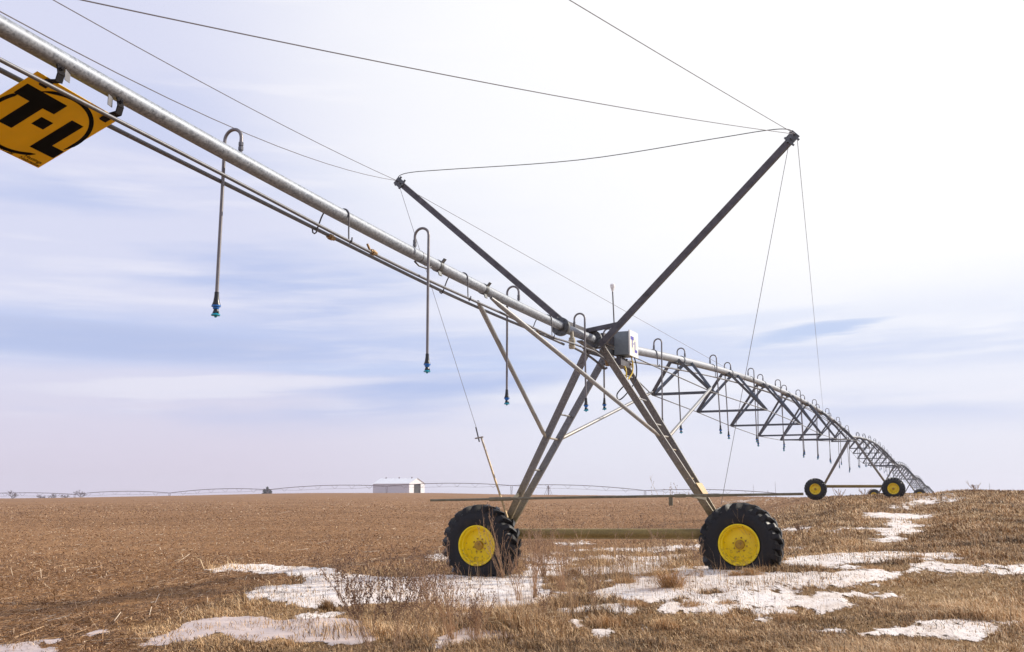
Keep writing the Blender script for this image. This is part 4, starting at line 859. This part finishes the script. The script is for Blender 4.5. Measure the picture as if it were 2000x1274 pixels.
Lb, Wb = 24.5, 12.0; eh = 1.5 + 20.6 / 1990 * YB - bz; rh = eh + 2.6            # local x along the barn to the left, -y towards the end wall's far corner
m = MB(); m.add([(0, 0, 0), (Lb, 0, 0), (Lb, 0, eh), (0, 0, eh), (Lb, -Wb, 0), (Lb, -Wb, eh), (Lb, -Wb / 2, rh), (0, -Wb, 0), (0, -Wb, eh)], [(0, 1, 2, 3), (1, 4, 5, 6, 2), (4, 7, 8, 5)]); m.build('wall', M['siding'], barn, smooth=False)
dw0, dw1, dh = Wb * .30, Wb * .74, eh - .3
m = MB(); m.add([(0, 0, 0), (0, -dw0, 0), (0, -dw0, dh), (0, -dw1, dh), (0, -dw1, 0), (0, -Wb, 0), (0, -Wb, eh), (0, -Wb / 2, rh), (0, 0, eh)], [(0, 1, 2, 8), (2, 3, 6, 7, 8), (3, 4, 5, 6)]); m.build('end_wall', M['barnend'], barn, smooth=False)
m = MB(); m.add([(.25, -dw0, 0), (.25, -dw1, 0), (.25, -dw1, dh), (.25, -dw0, dh)], [(0, 1, 2, 3)]); m.box((.12, -(dw0 + dw1) / 2, dh - .6), (.1, dw1 - dw0 - .4, .12)); m.build('door', M['barndoor'], barn, smooth=False)
m = MB(); o_ = .35
m.add([(-o_, o_, eh - .1), (Lb + o_, o_, eh - .1), (Lb + o_, -Wb / 2, rh + .1), (-o_, -Wb / 2, rh + .1), (-o_, -Wb - o_, eh - .1), (Lb + o_, -Wb - o_, eh - .1)], [(0, 1, 2, 3), (3, 2, 5, 4)]); roof = m.build('roof', M['barnroof'], barn, smooth=False)
for xx in (3.5, 12, 21): m = MB(); m.lathe([(.25, 0), (.25, .4), (.4, .45), (.1, .75), (0, .75)], (xx, -Wb / 2, rh), (0, 0, 1), 8); m.build('roof_vent', M['farsteel'], roof)
# second irrigation machine far off behind the crest
FP = [(-90, 969, 552), (146, 965.7, 540), (331, 963.2, 525), (523, 956.8, 510), (755, 949.8, 490), (999, 948.6, 475), (1260, 958.4, 462), (1545, 966.2, 452)]
FPt = [Vector((at(px, Y), Y, 1.5 + (965 - py) / 1990 * Y)) for px, py, Y in FP]
FARL = ['at the far left edge', 'over the left trees', 'left of the conifer', 'between the conifer and the barn', 'starting in front of the barn', 'behind the near tower legs', 'sinking right behind the near right wheel']
for i in range(7):
    a, b = FPt[i], FPt[i + 1]; dv = b - a
    S = empty('irrigation_span', a, 0, 'thin purplish far irrigation span on the horizon, ' + FARL[i], 'irrigation span', 'spans of the far irrigation machine'); n = 24
    up = lambda t: Vector((0, 0, 1.25 * 4 * t * (1 - t)))
    m = MB(); m.tube([dv * (k / n) + up(k / n) for k in range(n + 1)], .16, 6); m.build('span_pipe', M['farsteel'], S)
    for k in range(1, 7):
        t0 = k / 7; p = dv * t0 + up(t0); q = MB(); dn = dv.normalized()
        for s in (-1, 1): q.bar(p + dn * (s * 1.9), p + Vector((0, s * .6, -1.7)), .07, .07)
        q.bar(p + Vector((0, -.6, -1.7)), p + Vector((0, .6, -1.7)), .07, .07); q.build('truss_brace', M['farsteel'], S, smooth=False)
    m = MB(); m.tube([dv * t0 + up(t0) - Vector((0, 0, 1.7 * min(1, 4 * t0, 4 * (1 - t0)))) for t0 in np.linspace(0, 1, 15)], .045, 4); m.build('truss_rod', M['farsteel'], S)
for i in range(1, 7):
    c = FPt[i]; zg = gz(c.x, c.y)
    S = empty('irrigation_tower', (c.x, c.y, zg), .15, 'far drive tower on the horizon, ' + ['above the left trees', 'left of the conifer', 'by the conifer', 'in front of the white barn', 'just left of the near tower legs', 'between the near tower legs'][i - 1], 'drive tower', 'towers of the far irrigation machine')
    H = c.z - zg
    for s in (-1, 1):
        for e in (-.4, .4): m = MB(); m.bar((e, s * .15, H), (e * .3, s * 2.2, .5), .10, .10); m.build('leg', M['farsteel'], S, smooth=False)
        m = MB(); m.lathe([(0, -.17), (.3, -.17), (.58, -.15), (.6, 0), (.58, .15), (.3, .17), (0, .17)], (0, s * 2.2, .55), (1, 0, 0), 14); m.build('wheel', M['dark'], S)
    m = MB(); m.bar((0, -2.2, .75), (0, 2.2, .75), .16, .16); m.build('base_beam', M['farsteel'], S, smooth=False)
# the far machine's pivot stand
px_, Y_ = 1071, 470; xx = at(px_, Y_); zg = gz(xx, Y_)
pv = empty('pivot_stand', (xx, Y_, zg), .3, 'reddish pyramid stand under the far irrigation pipe between the near tower legs', 'pivot stand'); H = 1.5 + 15.5 / 1990 * Y_ - zg
for sx, sy in ((-1, -1), (1, -1), (1, 1), (-1, 1)): m = MB(); m.bar((sx * 2.0, sy * 2.0, 0), (sx * .2, sy * .2, H), .10, .10); m.build('leg', M['farsteel'], pv, smooth=False)
m = MB(); m.tube([(0, 0, 0), (0, 0, H + .3)], .2, 10); m.build('riser_pipe', M['farsteel'], pv)
M['bark'] = plain('bare_tree_bark', (.15, .11, .11), .9, 0, .3, 2)
M['needle'] = plain('dark_conifer_needles', (.035, .042, .03), .9, 0, .4, 1.5)
def bare_tree(px, Y, h, spread, label, R):
    x = at(px, Y); o = empty('bare_tree', (x, Y, gz(x, Y) - .2), 0, label, 'tree', 'bare trees on the far left horizon'); tr = MB(); cr = MB()
    tr.tube([(0, 0, 0), (R.uniform(-.1, .1), 0, h * .42)], [.28, .14], 6)
    def g(p, d, ln, r, lev):
        q = p + d * ln; (tr if lev == 0 else cr).tube([p, p.lerp(q, .5) + Vector((R.uniform(-.1, .1), 0, R.uniform(0, .1))) * ln * .3, q], [r, r * .8, r * .55], 4)
        if lev < 4:
            for _ in range(4 if lev else 6):
                dd = (d + Vector((R.uniform(-1, 1) * spread, R.uniform(-1, 1) * spread, R.uniform(-.2, .6)))).normalized(); g(p.lerp(q, R.uniform(.5, 1)), dd, ln * R.uniform(.5, .8), max(r * .6, .035), lev + 1)
    for k in range(6): g(Vector((0, 0, h * (.22 + .03 * k))), Vector((math.cos(k * 1.05 + px) * spread, math.sin(k * 1.05 + px) * spread, R.uniform(.6, 1.3))).normalized(), h * .30, .13, 1)
    tr.build('trunk', M['bark'], o); cr.build('crown', M['bark'], o, smooth=False)
for i, (px, h, s, lb) in enumerate(((24, 8.5, 1.1, 'round bare tree at the far left end of the horizon'), (80, 6, 1.3, 'low bare tree right of the round one on the left horizon'), (103, 6, 1.2, 'middle low bare tree of the left horizon'), (127, 6, 1.3, 'low bare tree left of the wide one on the left horizon'), (157, 9.5, 1.4, 'wide bare tree beside the far tower on the left horizon'))):
    bare_tree(px, 640, h, s, lb, random.Random(40 + i))
def conifer(px, Y, h, label, R):
    x = at(px, Y); o = empty('conifer', (x, Y, gz(x, Y) - .3), 0, label, 'tree', 'conifers left of the barn'); t = MB(); t.tube([(0, 0, 0), (0, 0, h * .9)], [.22, .05], 6); t.build('trunk', M['bark'], o)
    n = 700; zz = R.random(n) ** .8 * .92 + .08; rr = (1 - zz) * .46 * h * (R.random(n) ** .5) * (.75 + .5 * np.sin(zz * 23 + 1)) + .15; a = R.uniform(0, 2 * PI, n)
    c = np.stack([rr * np.cos(a), rr * np.sin(a), zz * h], -1); s = R.uniform(.18, .42, n)[:, None]
    v = np.stack([c + R.normal(0, 1, (n, 3)) * s, c + R.normal(0, 1, (n, 3)) * s, c + R.normal(0, 1, (n, 3)) * s], 1).reshape(-1, 3)
    np_mesh('crown', v, [np.arange(n * 3).reshape(-1, 3)], M['needle'], parent=o)
for i, (px, h, lb) in enumerate(((516, 6.0, 'small dark conifer on the horizon left of the barn, left one'), (521.5, 7.2, 'taller dark conifer on the horizon left of the barn'), (528, 5.4, 'small dark conifer on the horizon left of the barn, right one'))):
    conifer(px, 585, h, lb, np.random.default_rng(60 + i))
for px, Y, top, lb in ((1472, 900, 947, 'thin pale radio mast on the horizon, left of the second tower'), (1515, 900, 941, 'tallest thin pale radio mast on the horizon, left of the second tower'), (1500, 800, 957, 'short dark mast on the horizon beside the radio masts'), (1934, 700, 944, 'thin faint mast on the skyline above the right hand rise')):
    x = at(px, Y); z0 = gz(x, Y); H = 1.5 + (965 - top) / 1990 * Y - z0
    o = empty('radio_mast', (x, Y, z0), 0, lb, 'mast', 'masts on the far horizon'); m = MB(); m.tube([(0, 0, 0), (0, 0, H * .6), (0, 0, H)], [.22, .14, .08], 6); m.build('mast_pole', M['farsteel'], o); m = MB(); m.bar((-.8, 0, H * .86), (.8, 0, H * .86), .08, .08); m.build('cross_arm', M['farsteel'], o)
# thin winter haze over the fields
hm = bpy.data.materials.new('haze_air'); hm.use_nodes = True; ht = hm.node_tree
for nd_ in list(ht.nodes):
    if nd_.type == 'BSDF_PRINCIPLED': ht.nodes.remove(nd_)
pvn = ht.nodes.new('ShaderNodeVolumePrincipled'); pvn.inputs['Density'].default_value = .00028; pvn.inputs['Color'].default_value = (.86, .86, .96, 1); pvn.inputs['Anisotropy'].default_value = .2
ht.links.new(pvn.outputs[0], ht.nodes['Material Output'].inputs['Volume'])
hx = MB(); hx.box((0, 0, 4.5), (2900, 2900, 2 * 22)); hz_ = hx.build('haze', hm, smooth=False); tag(hz_, 'thin pale winter haze hanging over the fields', 'haze', kind='stuff')
